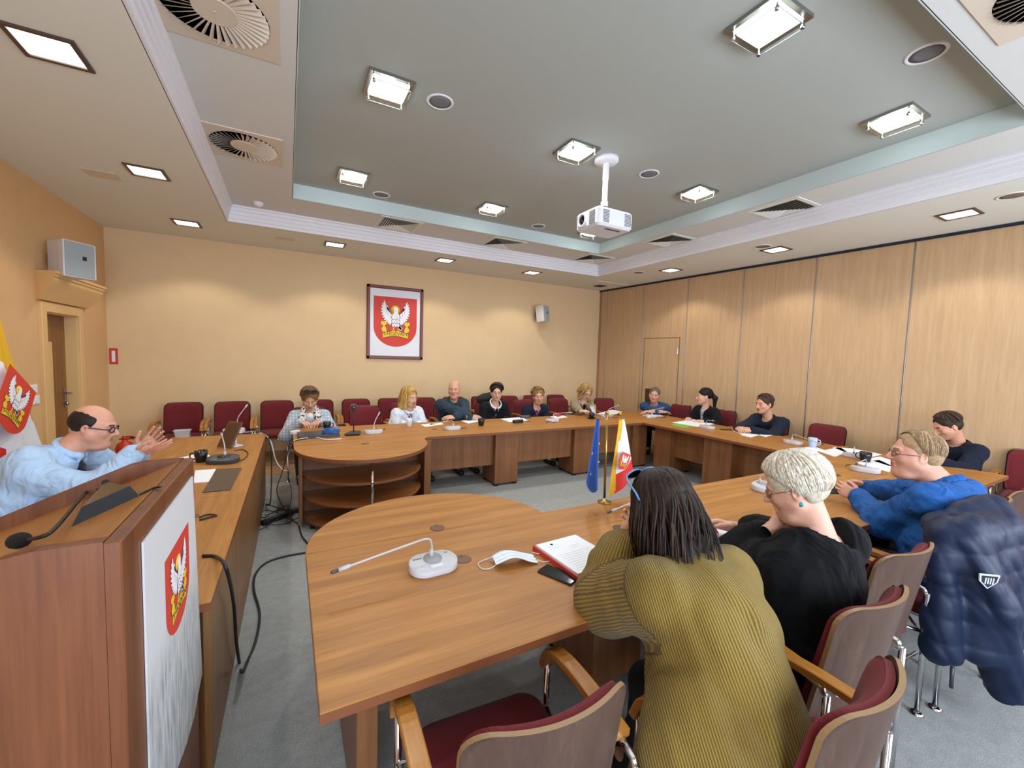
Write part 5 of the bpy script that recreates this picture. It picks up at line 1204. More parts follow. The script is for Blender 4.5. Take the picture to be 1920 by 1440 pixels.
def hand_mesh(h, curl, thumb=(.5, .5), spread=.06, sc=1.):
    """right hand in hand space: wrist at origin, fingers +x, thumb side +y, back of the hand +z"""
    s = SDF((-.06, -.075, -.115), (.22, .12, .06), h)
    if np.isscalar(curl): curl = [curl] * 4
    kn = [(.092, .030), (.097, .010), (.092, -.011), (.083, -.029)]; L = [(.043, .026, .021), (.047, .03, .022), (.044, .028, .021), (.034, .021, .019)]; r = [.0092, .0095, .009, .008]
    s.cone((-.05, 0, 0), (.012, 0, 0), .026, .027, .02); s.d *= 1
    for (x, y), rr in zip(kn, r):
        s.cone((.008, y * .65, 0), (x, y, 0), .0155, rr + .003, .012)
    s.cone((.02, -.02, -.006), (.07, -.024, -.008), .016, .012, .012)
    for i, ((x, y), l, rr, c) in enumerate(zip(kn, L, r, curl)):
        a = 0.; p = V3(x, y, 0); d0 = (1.5 - i) * spread
        cr = [c * .75, c * 1.0, c * .7]
        for j in range(3):
            a += cr[j]; d = V3(math.cos(a) * math.cos(d0), math.cos(a) * math.sin(d0), -math.sin(a)); q = p + d * l[j]
            s.cone(p, q, rr * (1 - .07 * j), rr * (1 - .07 * (j + 1)), .004); p = q
    # thumb: leaves the side of the palm near the wrist
    a, b = thumb; p = V3(.022, .022, -.006); dirs = [nz(V3(.72, .55 + .35 * (1 - b), -.35 * b)), nz(V3(.86, .45 - .35 * a, -.3 * b - .2 * a)), nz(V3(.9, .3 - .6 * a, -.3 * b - .4 * a))]
    for j, (d, l) in enumerate(zip(dirs, (.044, .034, .028))):
        q = p + d * l; s.cone(p, q, (.015, .0115, .0105)[j], (.0118, .0105, .0088)[j], .006); p = q
    V, Q = s.mesh(); V = relax(V, Q, 1, .25)
    return V * sc, Q
def frame(f, n, right=True):
    """columns: fingers, thumb side, back"""
    f = nz(np.array(f, float)); n = np.array(n, float); n = nz(n - f * n.dot(f)); t = np.cross(n, f)
    if not right: t = -t
    return np.stack([f, t, n], 1)
def ik(a, c, l1, l2, pole):
    d = c - a; L = np.linalg.norm(d); L2 = min(L, (l1 + l2) * .999); u = d / L
    x = (l1 * l1 - l2 * l2 + L2 * L2) / (2 * L2); y = math.sqrt(max(l1 * l1 - x * x, 0)); p = np.array(pole, float); p = p - u * p.dot(u)
    return a + u * x + nz(p) * y
EYEW, IRIS = mat('eye_white', 'd8d4cc', .3), mat('iris_dark', '2e2621', .25)
def person(label, hip, face, P):
    """hip: world (x, y) of the seat point; face: heading (dx, dy) of the hips; P in world coordinates"""
    S = P.get('S', 1.08); rz = look(*face); h = P.get('h', .011)
    t = thing('person', label, 'person', (hip[0], hip[1], 0), rz)
    Ri = Rz_(-rz); O = V3(hip[0], hip[1], 0)
    W = lambda p: Ri @ (np.array(p, float) - O)        # world point -> local
    D = lambda d: Ri @ np.array(d, float)
    hipz = P.get('hipz', .53); Hc = W(P['head']); hy, hp, hr = P.get('head_rot', (0, 0, 0))     # yaw (left +), pitch (down +), roll
    HR = Rz_(hy) @ Rx_(-hp) @ Ry_(hr); sh = S * P.get('hs', 1.)
    N = W(P['neck']) if 'neck' in P else Hc + V3(0, -.04, -.17 * S)
    pel = V3(0, 0, hipz); fat = P.get('fat', 0.); fem = P.get('fem', 0.)
    up = nz(N - pel); L = np.linalg.norm(N - pel); fw = nz(np.cross(V3(1, 0, 0), up)) * -1 if False else nz(np.cross(up, V3(1, 0, 0)))
    tw = P.get('twist', 0.)                                     # shoulders turned
    rt = Rz_(tw) @ V3(1, 0, 0); fwd = Rz_(tw) @ fw
    bend = P.get('bend', .0)
    chest = pel + up * L * .62 - fw * bend; belly = pel + up * L * .28 - fw * bend * .8
    sw = P.get('sw', .175 - .018 * fem) * S
    shl = {}; arms = {}
    for k, sg in (('r', 1), ('l', -1)):
        sp = N - up * P.get('shd', .062) * S + rt * sg * sw + fwd * P.get('shf', .0) + D(P.get('sh_' + k, (0, 0, 0)))
        wr = W(P['wr_' + k]) if 'wr_' + k in P else sp + V3(sg * .02, .22, -.36)
        el = ik(sp, wr, .29 * S, .255 * S, D(P['pole_' + k]) if 'pole_' + k in P else V3(sg * .6, -.5, -.7))
        dv = wr - sp; Lm = (.29 + .255) * S * .999
        if np.linalg.norm(dv) > Lm: wr = sp + nz(dv) * Lm
        shl[k] = sp; arms[k] = (sp, el, wr)
    legs = {}
    for k, sg in (('r', 1), ('l', -1)):
        kn = V3(sg * P.get('kx', .13), .42 * S, .50); an = V3(sg * (.12 + .0), P.get('ay', .40) , .09); legs[k] = (V3(sg * .095, .02, hipz - .03), kn, an)
        if 'kn_' + k in P: legs[k] = (legs[k][0], W(P['kn_' + k]), W(P['an_' + k]))
    RT = np.stack([rt, fwd, np.cross(rt, fwd)], 1); RT = np.stack([nz(rt), nz(np.cross(up, rt)), nz(up)], 1)
    def torso(s, g=0., k=.05):
        s.ell(pel + V3(0, .0, .0), (.175 * S + .03 * fat + g, .135 + .04 * fat + g, .12 + g), k)
        s.ell(belly + fw * (.015 + .05 * fat), (.15 * S + .045 * fat + g, .115 + .07 * fat + g, .17 * S + g), k, R=RT)
        s.ell(chest, (.165 * S - .01 * fem + .02 * fat + g, .115 + .025 * fat + g, .168 * S + g), k, R=RT)
        if fem:
            for sg in (-1, 1): s.ell(chest + fwd * .085 + rt * sg * .07 * S - up * .02, (.066 + g, .06 + g, .068 + g), .04)
        s.cone(shl['l'], shl['r'], .056 * S + g, .056 * S + g, k)
        s.cone(N - up * .055 * S, N - up * .02, .08 * S + g, .05 * S + g, k)
    def arm(s, k_, g=0., ra=(.056, .05, .04, .03), cuff=1., k=.03):
        sp, el, wr = arms[k_]; ra = [x * S * (1 + .18 * fat) for x in ra]
        s.cone(sp, el, ra[0] + g, ra[1] + g, k)
        s.cone(el, el + (wr - el) * min(.45, cuff), ra[1] * .98 + g, ra[2] + g, k)
        if cuff > .45: s.cone(el + (wr - el) * .45, el + (wr - el) * cuff, ra[2] + g, ra[2] + (ra[3] - ra[2]) * (cuff - .45) / .55 + g, .015)
    def leg(s, k_, g=0., to=1.):
        a, b, c = legs[k_]; s.cone(a, b, .085 * S + .02 * fat + g, .06 * S + g, .05); s.cone(b, b + (c - b) * to, .058 * S + g, .042 * S + g, .03)
    # bounds
    allp = np.array([pel, N, Hc] + [p for v in arms.values() for p in v] + [p for v in legs.values() for p in v])
    lo, hi = allp.min(0) - .2 - .05 * fat, allp.max(0) + .2 + .05 * fat; lo[2] = max(-.02, lo[2])
    # --- body: one mesh; torso, limbs, then finer head and hands
    sk = skin_mat(P.get('skin', 'd3a184')); chunks = []
    s = SDF(lo, hi, max(h, .012)); torso(s, -.014)
    for k_ in 'lr':
        arm(s, k_, -.004, (.05, .043, .038, .029)); leg(s, k_, -.012); a, b, c = legs[k_]; s.cone(c, c + V3(0, .16, -.055), .035, .028, .03)
    s.cone(N - up * .06, N + (Hc - N) * .3, .06 * S, .05 * S, .03)
    V, Q = s.mesh(); chunks.append((relax(V, Q, 1), Q, 0))
    hh = P.get('hh', .0055)
    Pn = dict(P); Pn['neck_local'] = tuple((HR.T @ (N - up * .03 - Hc)) / sh)
    for V, Q, m in head_mesh(hh, Pn): chunks.append(((V * sh) @ HR.T + Hc, Q, m))
    for k_ in 'rl':
        if 'f_' + k_ not in P: continue
        sp, el, wr = arms[k_]; f = D(P['f_' + k_]); n = D(P['n_' + k_]); F_ = frame(f, n, True)
        V, Q = hand_mesh(P.get('hdh', .0055), P.get('curl_' + k_, .35), P.get('th_' + k_, (.5, .5)), P.get('spr_' + k_, .06), S)
        if k_ == 'l': V = V * np.array([1, -1, 1]); Q = Q[:, ::-1]
        if k_ == 'l': F_ = frame(f, n, True)
        chunks.append((V @ F_.T + wr, Q, 0))
    lipc = mat('lips_' + P.get('lip', 'a8685c'), P.get('lip', 'a8685c'), .45); br = mat('brow_' + P.get('brow', '5a4434'), P.get('brow', '5a4434'), .8)
    npmesh('body', chunks, [sk, lipc, br, EYEW, IRIS], t)
    # --- clothing
    g = P.get('g', .012); top = P['top']; s = SDF(lo, hi, h); torso(s, g, .06)
    for k_ in 'lr': arm(s, k_, g * .8, P.get('sleeve', (.062, .056, .046, .038)), P.get('cuff', .97), .045)
    if P.get('hem'): hw = P['hem']; s.ell(pel + V3(*P.get('hemc', (0, .04, -.1))), (P.get('hemx', .21 * S + .03 * fat), .17, hw), .08)
    if P.get('wr', .005): s.wrinkle(P.get('wr', .005), P.get('wf', 55), int(abs(hip[0] * 100)) % 97, P.get('wst', (1, 1, .8)))
    # neckline
    nd_ = P.get('neckline', (.0, .072)); nf = P.get('neckf', .02)
    s.cone(N + fwd * nf - up * (nd_[0]), N + fwd * (nf + .05) + up * .2, nd_[1] * S, nd_[1] * S * 1.5, .012, sub=True)
    if P.get('vneck'): v = P['vneck']; s.cone(N + fwd * .06, N + fwd * .15 - up * v, .05 * S, .012, .008, sub=True)
    s.plane(pel + V3(0, 0, P.get('hemz', -.13)), (0, 0, -1), .02)
    V, Q = s.mesh(); V = relax(V, Q, P.get('rlx', 1), .4); m = 0
    cl = npmesh(P.get('topname', 'jumper'), [(V, Q, m)], top, t)
    if P.get('rib'):            # rib coordinate: round the body on the torso, round the arm on the sleeves
        q = V - pel; ax_ = nz(N - pel); zz = q @ ax_; lat = q @ rt; dep = q @ np.cross(ax_, rt)
        U = lat + .8 * (dep + .16) * np.tanh(lat / .1); W2 = zz.copy(); best = np.full(len(V), 1e9)
        for k_, sg in (('l', -1), ('r', 1)):
            sp, el, wr = arms[k_]
            for a, b, off in ((sp, el, 3.), (el, wr, 3.)):
                d = b - a; L_ = np.linalg.norm(d); d = d / L_; t_ = (V - a) @ d; r_ = V - a - np.outer(np.clip(t_, 0, L_), d); dist = np.linalg.norm(r_, axis=1)
                lim = .17
                ok = (dist < np.minimum(lim, best)) & (t_ > (.0 if b is el else -.05)) & ((sg * ((V - N) @ rt) > .15) if b is el else True)
                e1 = nz(np.cross(d, V3(.3, .2, 1))); e2 = np.cross(d, e1)
                U = np.where(ok, .085 * np.arctan2(r_ @ e2, r_ @ e1) + off, U); W2 = np.where(ok, t_, W2); best = np.where(ok, dist, best)
        uv = cl.data.uv_layers.new(name='rib'); li = np.zeros(len(cl.data.loops), np.int32); cl.data.loops.foreach_get('vertex_index', li)
        uv.data.foreach_set('uv', np.stack([U, W2], 1)[li].astype(np.float32).ravel())
    s = SDF(lo, hi, .014)
    s.ell(pel - V3(0, 0, .02), (.172 * S + .03 * fat, .13 + .03 * fat, .1), .04)
    for k_ in 'lr': leg(s, k_, .006, .98)
    V, Q = s.mesh(); npmesh('trousers', [(relax(V, Q, 1), Q, 0)], P.get('legs', mat('trousers_black', '17181c', .85)), t)
    for k_ in 'lr':
        c = legs[k_][2]; s = SDF(c - V3(.1, .15, .12), c + V3(.1, .28, .1), .009)
        s.cone(c + V3(0, -.03, -.05), c + V3(0, .175, -.055), .046, .044, .02); s.cone(c + V3(0, 0, .02), c + V3(0, .02, -.03), .045, .05, .02); s.plane((0, 0, c[2] - .085), (0, 0, -1), .005)
        V, Q = s.mesh(); npmesh('shoe', [(V, Q, 0)], mat('shoe_black', '141416', .4), t)
    info = dict(t=t, N=N, Hc=Hc, HR=HR, sh=sh, up=up, fwd=fwd, rt=rt, arms=arms, pel=pel, chest=chest, W=W, D=D, shl=shl, lo=lo, hi=hi, S=S, cl=cl)
    info['H'] = lambda p: HR @ (np.array(p, float) * sh) + Hc
    return info
# ---- hair and accessories, all in head space
def hair(I, m_, kind, h=.006, seed=1, locks=0, **kw):
    s = SDF((-.16, -.2, -.42 if kind in ('long', 'pony') else -.3), (.16, .17, .2), h); th = kw.get('th', .014)
    cr = lambda g, k=.01: s.ell((0, -.018, .045), (.078 + g, .098 + g, .088 + g), k)
    face = lambda zt=.058, rx=.066: (s.ell((0, .105, -.03), (rx, .075, zt + .03), .012, sub=True))
    if kind == 'short':
        cr(th); s.ell((0, -.03, .0), (.08 + th * .5, .085, .07), .02)
        face(kw.get('line', .07), kw.get('rx', .07)); s.cone((-.1, .06, -.04), (.1, .06, -.04), .05, .05, .01, sub=True)
        s.plane((0, -.07, -.075), (0, .55, -1), .01); s.box((0, .06, -.12), (.2, .09, .1), .01, sub=True)
        for x in (-1, 1): s.ell((x * .088, -.004, -.01), (.02, .024, .034), .006, sub=True)
    elif kind == 'fringe_bald':
        s.ell((0, -.022, .03), (.089, .1, .086), .01); s.ell((0, .085, .13), (.11, .12, .085), .015, sub=True); s.ell((0, .11, -.02), (.12, .088, .13), .01, sub=True); s.plane((0, -.07, -.075), (0, .3, -1), .01)
        for x in (-1, 1): s.ell((x * .09, -.004, -.01), (.02, .022, .034), .006, sub=True)
    elif kind == 'bob':
        cr(th); L = kw.get('L', -.1)
        s.cone((-.062, -.03, .0), (-.075, -.02, L), .03, .024, .02); s.cone((.062, -.03, .0), (.075, -.02, L), .03, .024, .02); s.cone((0, -.07, 0), (0, -.075, L), .045, .035, .04); s.cone((-.04, -.06, 0), (-.04, -.065, L), .04, .03, .03); s.cone((.04, -.06, 0), (.04, -.065, L), .04, .03, .03)
        if kw.get('front'): s.cone((-.07, .02, .02), (-.078, .03, L), .022, .018, .02); s.cone((.07, .02, .02), (.078, .03, L), .022, .018, .02)
        face(kw.get('line', .07), kw.get('rx', .064)); s.ell((0, .08, -.1), (.055, .09, .09), .01, sub=True)
    elif kind == 'long':
        cr(th); L = kw.get('L', -.3)
        for x, y, r in ((-.065, -.02, .032), (.065, -.02, .032), (-.035, -.065, .042), (.035, -.065, .042), (0, -.075, .045)):
            s.cone((x, y, .02), (x * 1.15, y - .005, -.12), r, r * 1.05, .03); s.cone((x * 1.15, y - .005, -.12), (x * 1.25, y - .01, L), r * 1.05, r * .7, .03)
        if kw.get('front'): s.cone((-.072, .03, .02), (-.085, .045, L * .7), .022, .018, .02); s.cone((.072, .03, .02), (.085, .045, L * .7), .022, .018, .02)
        face(kw.get('line', .07), kw.get('rx', .062)); s.ell((0, .085, -.12), (.052, .08, .1), .01, sub=True)
    elif kind == 'pony':
        cr(.006); face(.072); s.box((0, .07, -.12), (.2, .1, .12), .01, sub=True); s.plane((0, -.05, -.06), (0, .3, -1), .02)
        for x in (-1, 1): s.ell((x * .088, -.004, -.01), (.02, .024, .034), .006, sub=True)
        s.cone((0, -.11, .03), (0, -.15, -.02), .03, .035, .02); s.cone((0, -.15, -.02), (0, -.14, -.2), .035, .015, .02)
    if kw.get('amp', .003): s.wrinkle(kw.get('amp', .003), kw.get('f', 90), seed, kw.get('st', (1.2, 1.2, .25)))
    V, Q = s.mesh(); chunks = []
    if len(V): chunks.append((I['H'](V.T[:, :].T @ np.eye(3)) if False else (V * I['sh']) @ I['HR'].T + I['Hc'], Q, 0))
    if locks:
        rng = random.Random(seed); mb = MB(); cnt = []
        for i in range(locks):
            path, r = kw['lock'](rng); n0 = len(mb.f)
            mb.tube(path, [r * q for q in np.interp(np.linspace(0, 1, len(path)), [0, .15, .6, 1], [.5, 1, .9, .12])], 5, flat=.55); cnt.append(len(mb.f) - n0 - 2)
        Vl = np.array([tuple(v) for v in mb.v]); Ql = np.array([f for f in mb.f if len(f) == 4]); chunks.append(((Vl * I['sh']) @ I['HR'].T + I['Hc'], Ql, np.repeat([rng.randrange(kw.get('nm', 1)) for _ in range(locks)], cnt)))
    return npmesh('hair', chunks, m_, I['t'])
def locker(front=1.05, back=1.75, L=0., r=(.004, .008), part=0., curl=.008, k=1.05, dn=(0, 0, -1), lift=.0):
    """locks that leave a parting, follow the skull and, if L, hang down"""
    def f(rng):
        a = rng.uniform(-PI, PI); c = Vector((0, -.018, .045)); R = Vector((.094, .113, .103)) * k; fr_ = max(0, math.sin(a))
        end = back + (front - back) * fr_ ** .7; st = rng.uniform(0, .75) * end * (.9 if L == 0 else .5); sh_ = rng.uniform(.003, .012)
        a += part * (1 - fr_) * .0; pts = []
        for t in (0, .2, .4, .6, .8, 1.):
            ph = st + (end - st) * t; aa = a + (part * .9 * t * fr_)
            pts.append(c + Vector((R.x * math.sin(ph) * math.cos(aa), R.y * math.sin(ph) * math.sin(aa), R.z * math.cos(ph))) * (1 + sh_ * 2 * math.sin(PI * t) + lift * math.sin(1.6 * t)) + Vector((part * .02 * (1 - t), 0, 0)))
        if L and fr_ < .75:
            l = L * rng.uniform(.75, 1.1); b = pts[-1]; q = rng.uniform(0, 6); d = Vector(dn)
            for t in (.2, .4, .6, .8, 1.): pts.append(b + d * l * t + Vector((math.sin(q + 5 * t) - math.sin(q), math.cos(q + 4 * t) - math.cos(q), 0)) * curl * (1 + t) + Vector((b.x * .12 * math.sin(PI * t), 0, 0)))
        return pts, rng.uniform(*r)
    return f
def _hm(I, mb, name, m_, parent=None):
    M = Matrix([list(I['HR'][i] * I['sh']) + [I['Hc'][i]] for i in range(3)] + [[0, 0, 0, 1]]); mb.v = [M @ v for v in mb.v]; return mb.build(name, m_, parent or I['t'])
def glasses(I, m_, rx=.0235, rz=.016, r=.0016, y=.103, up_=0., name='glasses', lens=None, tilt=0., wide=1.):
    mb = MB(); T = Matrix.Translation((0, 0, up_)) @ Matrix.Rotation(tilt, 4, 'X') @ Matrix.Diagonal((wide, 1, 1, 1))
    for sx in (-1, 1):
        mb.tube([(sx * .032 + rx * math.cos(a), y - .35 * (abs(sx * .032 + rx * math.cos(a)) ** 2) * 5, .003 + rz * math.sin(a)) for a in [2 * PI * i / 20 for i in range(21)]], r, 6, M=T)
        mb.tube([(sx * (.032 + rx), y - .005, .006), (sx * .077, y - .03, .007), (sx * .083, .0, .008), (sx * .08, -.025, -.004)], r, 6, M=T)
        if lens: mb.prism([(sx * .032 + rx * math.cos(2 * PI * i / 16), .003 + rz * math.sin(2 * PI * i / 16)) for i in range(16)], -.0005, .0005, mi=1, M=T @ Matrix(((1, 0, 0, 0), (0, 0, 1, y - .003), (0, 1, 0, 0), (0, 0, 0, 1))))
    mb.tube([(-.0095, y, .005), (0, y + .003, .008), (.0095, y, .005)], r, 6, M=T)
    return _hm(I, mb, name, [m_, lens] if lens else m_)
def collar(I, m_, r=.012, R=.072, drop=.04, front=.05, name='collar'):
    """folded collar round the neck base"""
    N, up, fwd, rt, S = I['N'], I['up'], I['fwd'], I['rt'], I['S']; s = SDF(N - .16, N + .16, .006)
    pts = [N + S * (rt * R * math.sin(a) + fwd * (R * -math.cos(a) * .95 + .012)) + up * (.028 - .045 * (1 - math.cos(a)) / 2) for a in [(-PI + .25) + (2 * PI - .5) * i / 16 for i in range(17)]]
    pts = [N + S * (rt * R * math.sin(a) + fwd * (-R * math.cos(a) * .95 + .012)) + up * (.058 - drop * (1 - math.cos(a)) / 2) for a in [-(PI - .2) + (2 * PI - .4) * i / 18 for i in range(19)]]
    for i in range(18): s.cone(pts[i], pts[i + 1], r, r, .008); s.cone(pts[i] - up * .016 + nz(pts[i] - N) * .008, pts[i + 1] - up * .016 + nz(pts[i + 1] - N) * .008, r, r, .01)
    for e, sg in ((pts[0], -1), (pts[-1], 1)): s.cone(e, e + fwd * .015 - up * front + rt * sg * .018, r, r * .7, .01)
    V, Q = s.mesh(); return npmesh(name, [(V, Q, 0)], m_, I['t'])
def soft(I, name, m_, prims, h=.007, wr=.0, wf=40, seed=3, parent=None):
    """prims: list of (a, b, ra, rb) in person-local coordinates"""
    P_ = np.array([p for q in prims for p in q[:2]]); R_ = max(max(q[2:4]) for q in prims) + .03
    s = SDF(P_.min(0) - R_, P_.max(0) + R_, h)
    for q in prims: s.cone(q[0], q[1], q[2], q[3], .02)
    if wr: s.wrinkle(wr, wf, seed)
    V, Q = s.mesh(); return npmesh(name, [(relax(V, Q, 1, .3), Q, 0)], m_, parent or I['t'])
# ================================================================== PEOPLE IN THEIR PLACES
def fabric(n, c, **k):
    if n in MATS: return MATS[n]
    m = mat(n, c, k.pop('rough', .85), sheen=.02, bump=.25, bscale=500, spec=.2, **k); nt = m.node_tree; b = nt.nodes['Principled BSDF']
    b0 = [x for x in nt.nodes if x.type == 'BUMP'][0]; tc = [x for x in nt.nodes if x.type == 'TEX_COORD'][0]
    mp = nd(nt, 'ShaderNodeMapping'); mp.inputs['Scale'].default_value = (1, 1, .7); nt.links.new(tc.outputs['Object'], mp.inputs['Vector'])
    v = nd(nt, 'ShaderNodeTexNoise', Scale=7., Detail=2.5, Roughness=.45, Distortion=1.6); nt.links.new(mp.outputs['Vector'], v.inputs['Vector'])
    b1 = nd(nt, 'ShaderNodeBump', Strength=.75, Distance=.06); nt.links.new(v.outputs['Fac'], b1.inputs['Height']); nt.links.new(b0.outputs['Normal'], b1.inputs['Normal']); nt.links.new(b1.outputs['Normal'], b.inputs['Normal'])
    return m
T_ = lambda p: np.array(tuple(p))
blk = mat('trousers_black', '17181c', .85); M_gold = mat('gold', 'c9a24a', .25, 1.); M_hb = lambda n, c: mat('hair_' + n, c, .55, var=.25, vscale=60, spec=.25)
# -- woman with the leopard scarf
hd = T_(at_y(581, 748, 6.03))
I = person('person in a grey-blue plaid jacket with a leopard and pink scarf, looking down', (hd[0], 6.33), (0, -1), dict(head=hd, head_rot=(0, .5, 0), fem=1, top=pattern('plaid_jacket', 'plaid', ['8fa0ae', 'a9b4be', 'c3c9cf'], 9), topname='jacket', skin='c99678', hh=.006, closed=1, h=.012, brow='6a4a30',
    wr_r=(hd[0] - .12, 5.8, .80), wr_l=(hd[0] + .12, 5.8, .80), f_r=(.6, -.8, -.1), n_r=(0, -.2, 1), f_l=(-.6, -.8, -.1), n_l=(0, -.2, 1), curl_r=.5, curl_l=.5, vneck=.14, neckline=(.02, .075)))
hair(I, [M_hb('brown', '7a5636'), M_hb('brownd', '5c3f28')], 'short', th=.018, line=.086, rx=.07, seed=2, amp=.004, locks=190, nm=2, lock=locker(.88, 1.8, part=.5, k=1.06, lift=.06))
glasses(I, M_black, rx=.027, rz=.02, r=.004, up_=.085, y=.095, tilt=.75, wide=1.2, name='sunglasses', lens=mat('dark_lens', '101014', .1))
N, f, r_, u = I['N'], I['fwd'], I['rt'], I['up']
soft(I, 'blouse', mat('blouse_white', 'dfe2e6', .8), [(N - u * .02 + f * .05, N - u * .3 + f * .115, .05, .07)])
soft(I, 'scarf', pattern('scarf_leopard', 'spots', ['17161a', 'e4dfd8', 'e8cfc8'], 42), [(N + r_ * .07 + u * .03, N + r_ * .1 - u * .05 + f * .08, .035, .045), (N + r_ * .1 - u * .05 + f * .08, N + r_ * .11 - u * .3 + f * .14, .045, .045), (N - r_ * .07 + u * .03, N - r_ * .1 - u * .05 + f * .08, .035, .045), (N - r_ * .1 - u * .05 + f * .08, N - r_ * .11 - u * .28 + f * .14, .045, .05), (N - r_ * .07 - f * .05 + u * .03, N + r_ * .07 - f * .05 + u * .03, .035, .035)], wr=.008)
soft(I, 'scarf_end', mat('scarf_pink', 'd9a29c', .85), [(N + r_ * .06 - u * .08 + f * .13, N + r_ * .08 - u * .33 + f * .17, .03, .045), (N + r_ * .05 - u * .25 + f * .165, N - r_ * .03 - u * .34 + f * .17, .04, .04)], wr=.006)
# -- blonde woman
hd = T_(at_y(767, 745, 6.05))
I = person('person with long blonde hair in a white shirt and red-blue neck scarf', (hd[0], 6.32), (0, -1), dict(head=hd, head_rot=(.5, .2, 0), fem=1, top=fabric('shirt_white_woman', 'dfe3ea'), topname='shirt', skin='d6a68a', hh=.006, closed=1, h=.012, brow='8a6a48', twist=.25, ay=.85, wr_r=(hd[0] - .1, 5.92, .68), wr_l=(hd[0] + .12, 5.92, .68), f_r=(.7, -.7, 0), n_r=(0, -.1, 1), f_l=(-.7, -.7, 0), n_l=(0, 0, 1), vneck=.1))
hair(I, [M_hb('blonde', 'c09a58'), M_hb('blonde2', 'a98143')], 'long', L=-.2, front=True, seed=5, amp=.004, line=.085, th=.01, locks=190, nm=2, lock=locker(1.0, 1.6, .17, part=.3))
N, f, r_, u = I['N'], I['fwd'], I['rt'], I['up']
collar(I, fabric('shirt_white_woman', 'dfe3ea'))
soft(I, 'neck_scarf', pattern('scarf_redblue', 'tri', ['b3283c', 'e0d8de', '2f4a9a', 'c23a4a'], 22), [(N + f * .08 - u * .03, N + f * .15 - u * .17 - r_ * .01, .02, .03), (N + f * .15 - u * .15, N + f * .16 - u * .28 - r_ * .03, .028, .02), (N - r_ * .05 + f * .04, N + r_ * .05 + f * .05, .014, .014)], wr=.004)
# -- bald man
hd = T_(at_y(852, 730, 6.06)); ay = 5.68
I = person('person, a bald man in a dark teal zip jumper with folded arms on the table', (hd[0], 6.38), (0, -1), dict(head=hd, head_rot=(-.5, .05, 0), fat=.45, age=1, top=fabric('jumper_teal', '2a3c48'), skin='c99478', hh=.006, h=.012, brow='8a7a6a', ay=.8, gaze=(-.3, 1, 0),
    wr_r=(hd[0] + .1, ay - .06, .79), wr_l=(hd[0] - .12, ay - .0, .79), pole_r=(-1, .1, -.2), pole_l=(1, .1, -.2), f_r=(1, -.1, 0), n_r=(0, -.3, 1), f_l=(-1, -.1, 0), n_l=(0, -.5, 1), neckline=(-.02, .066)))
collar(I, fabric('jumper_teal', '2a3c48'), r=.014, drop=.05)
N, f, r_, u = I['N'], I['fwd'], I['rt'], I['up']
mb = MB(); mb.tube([tuple(N + f * .085 - u * .03), tuple(N + f * .135 - u * .15)], .005, 6); mb.build('zip', M_alu, I['t'])
# -- woman with white collar
hd = T_(at_y(931, 736, 6.06))
I = person('person with short dark hair and glasses in black with a white collar', (hd[0], 6.38), (0, -1), dict(head=hd, head_rot=(-.35, .1, 0), fem=1, top=fabric('cardigan_black', '15151a'), topname='cardigan', skin='d2a083', hh=.006, h=.012, brow='2e221c', wr_r=(hd[0] - .1, 5.92, .68), wr_l=(hd[0] + .1, 5.92, .68), f_r=(.6, -.8, 0), n_r=(0, 0, 1), f_l=(-.6, -.8, 0), n_l=(0, 0, 1)))
hair(I, [M_hb('dark', '231a17'), M_hb('dark2', '382a24')], 'short', th=.012, line=.1, rx=.074, seed=9, amp=.004, locks=190, nm=2, lock=locker(.7, 1.75, part=-.6, k=1.07, lift=.08))
glasses(I, M_dg)
N, f, r_, u = I['N'], I['fwd'], I['rt'], I['up']
collar(I, mat('collar_white', 'e2e2e2', .8), r=.007, R=.085, drop=.06, front=.07)
soft(I, 'lace_front', pattern('lace_dots', 'spots', ['15151a', '24242a', 'cfcfd2'], 60), [(N + f * .115 - u * .12, N + f * .15 - u * .34, .022, .03)])
# -- woman in navy jacket
hd = T_(at_y(1009, 743, 6.06))
I = person('person with short light-brown hair in a navy jacket over a pink flowered blouse', (hd[0], 6.38), (0, -1), dict(head=hd, head_rot=(-.35, .1, .08), fem=1, age=1, top=fabric('jacket_navy', '1c2130'), topname='jacket', skin='c99678', hh=.006, h=.012, brow='6a4a30', ay=.85, wr_r=(hd[0] - .1, 5.92, .68), wr_l=(hd[0] + .1, 5.92, .68), f_r=(.6, -.8, 0), n_r=(0, 0, 1), f_l=(-.6, -.8, 0), n_l=(0, 0, 1), vneck=.2))
hair(I, [M_hb('lightbrown', '8a6a42'), M_hb('lightbrown2', '6c5030')], 'short', th=.016, line=.09, rx=.07, seed=12, amp=.004, locks=190, nm=2, lock=locker(.8, 1.75, part=.5, k=1.08, lift=.08))
N, f, r_, u = I['N'], I['fwd'], I['rt'], I['up']
soft(I, 'blouse', pattern('blouse_flower', 'tri', ['2a2f55', 'd64a86', 'e89ab8', '35407a'], 38), [(N - u * .03 + f * .05, N - u * .36 + f * .12, .045, .062)])
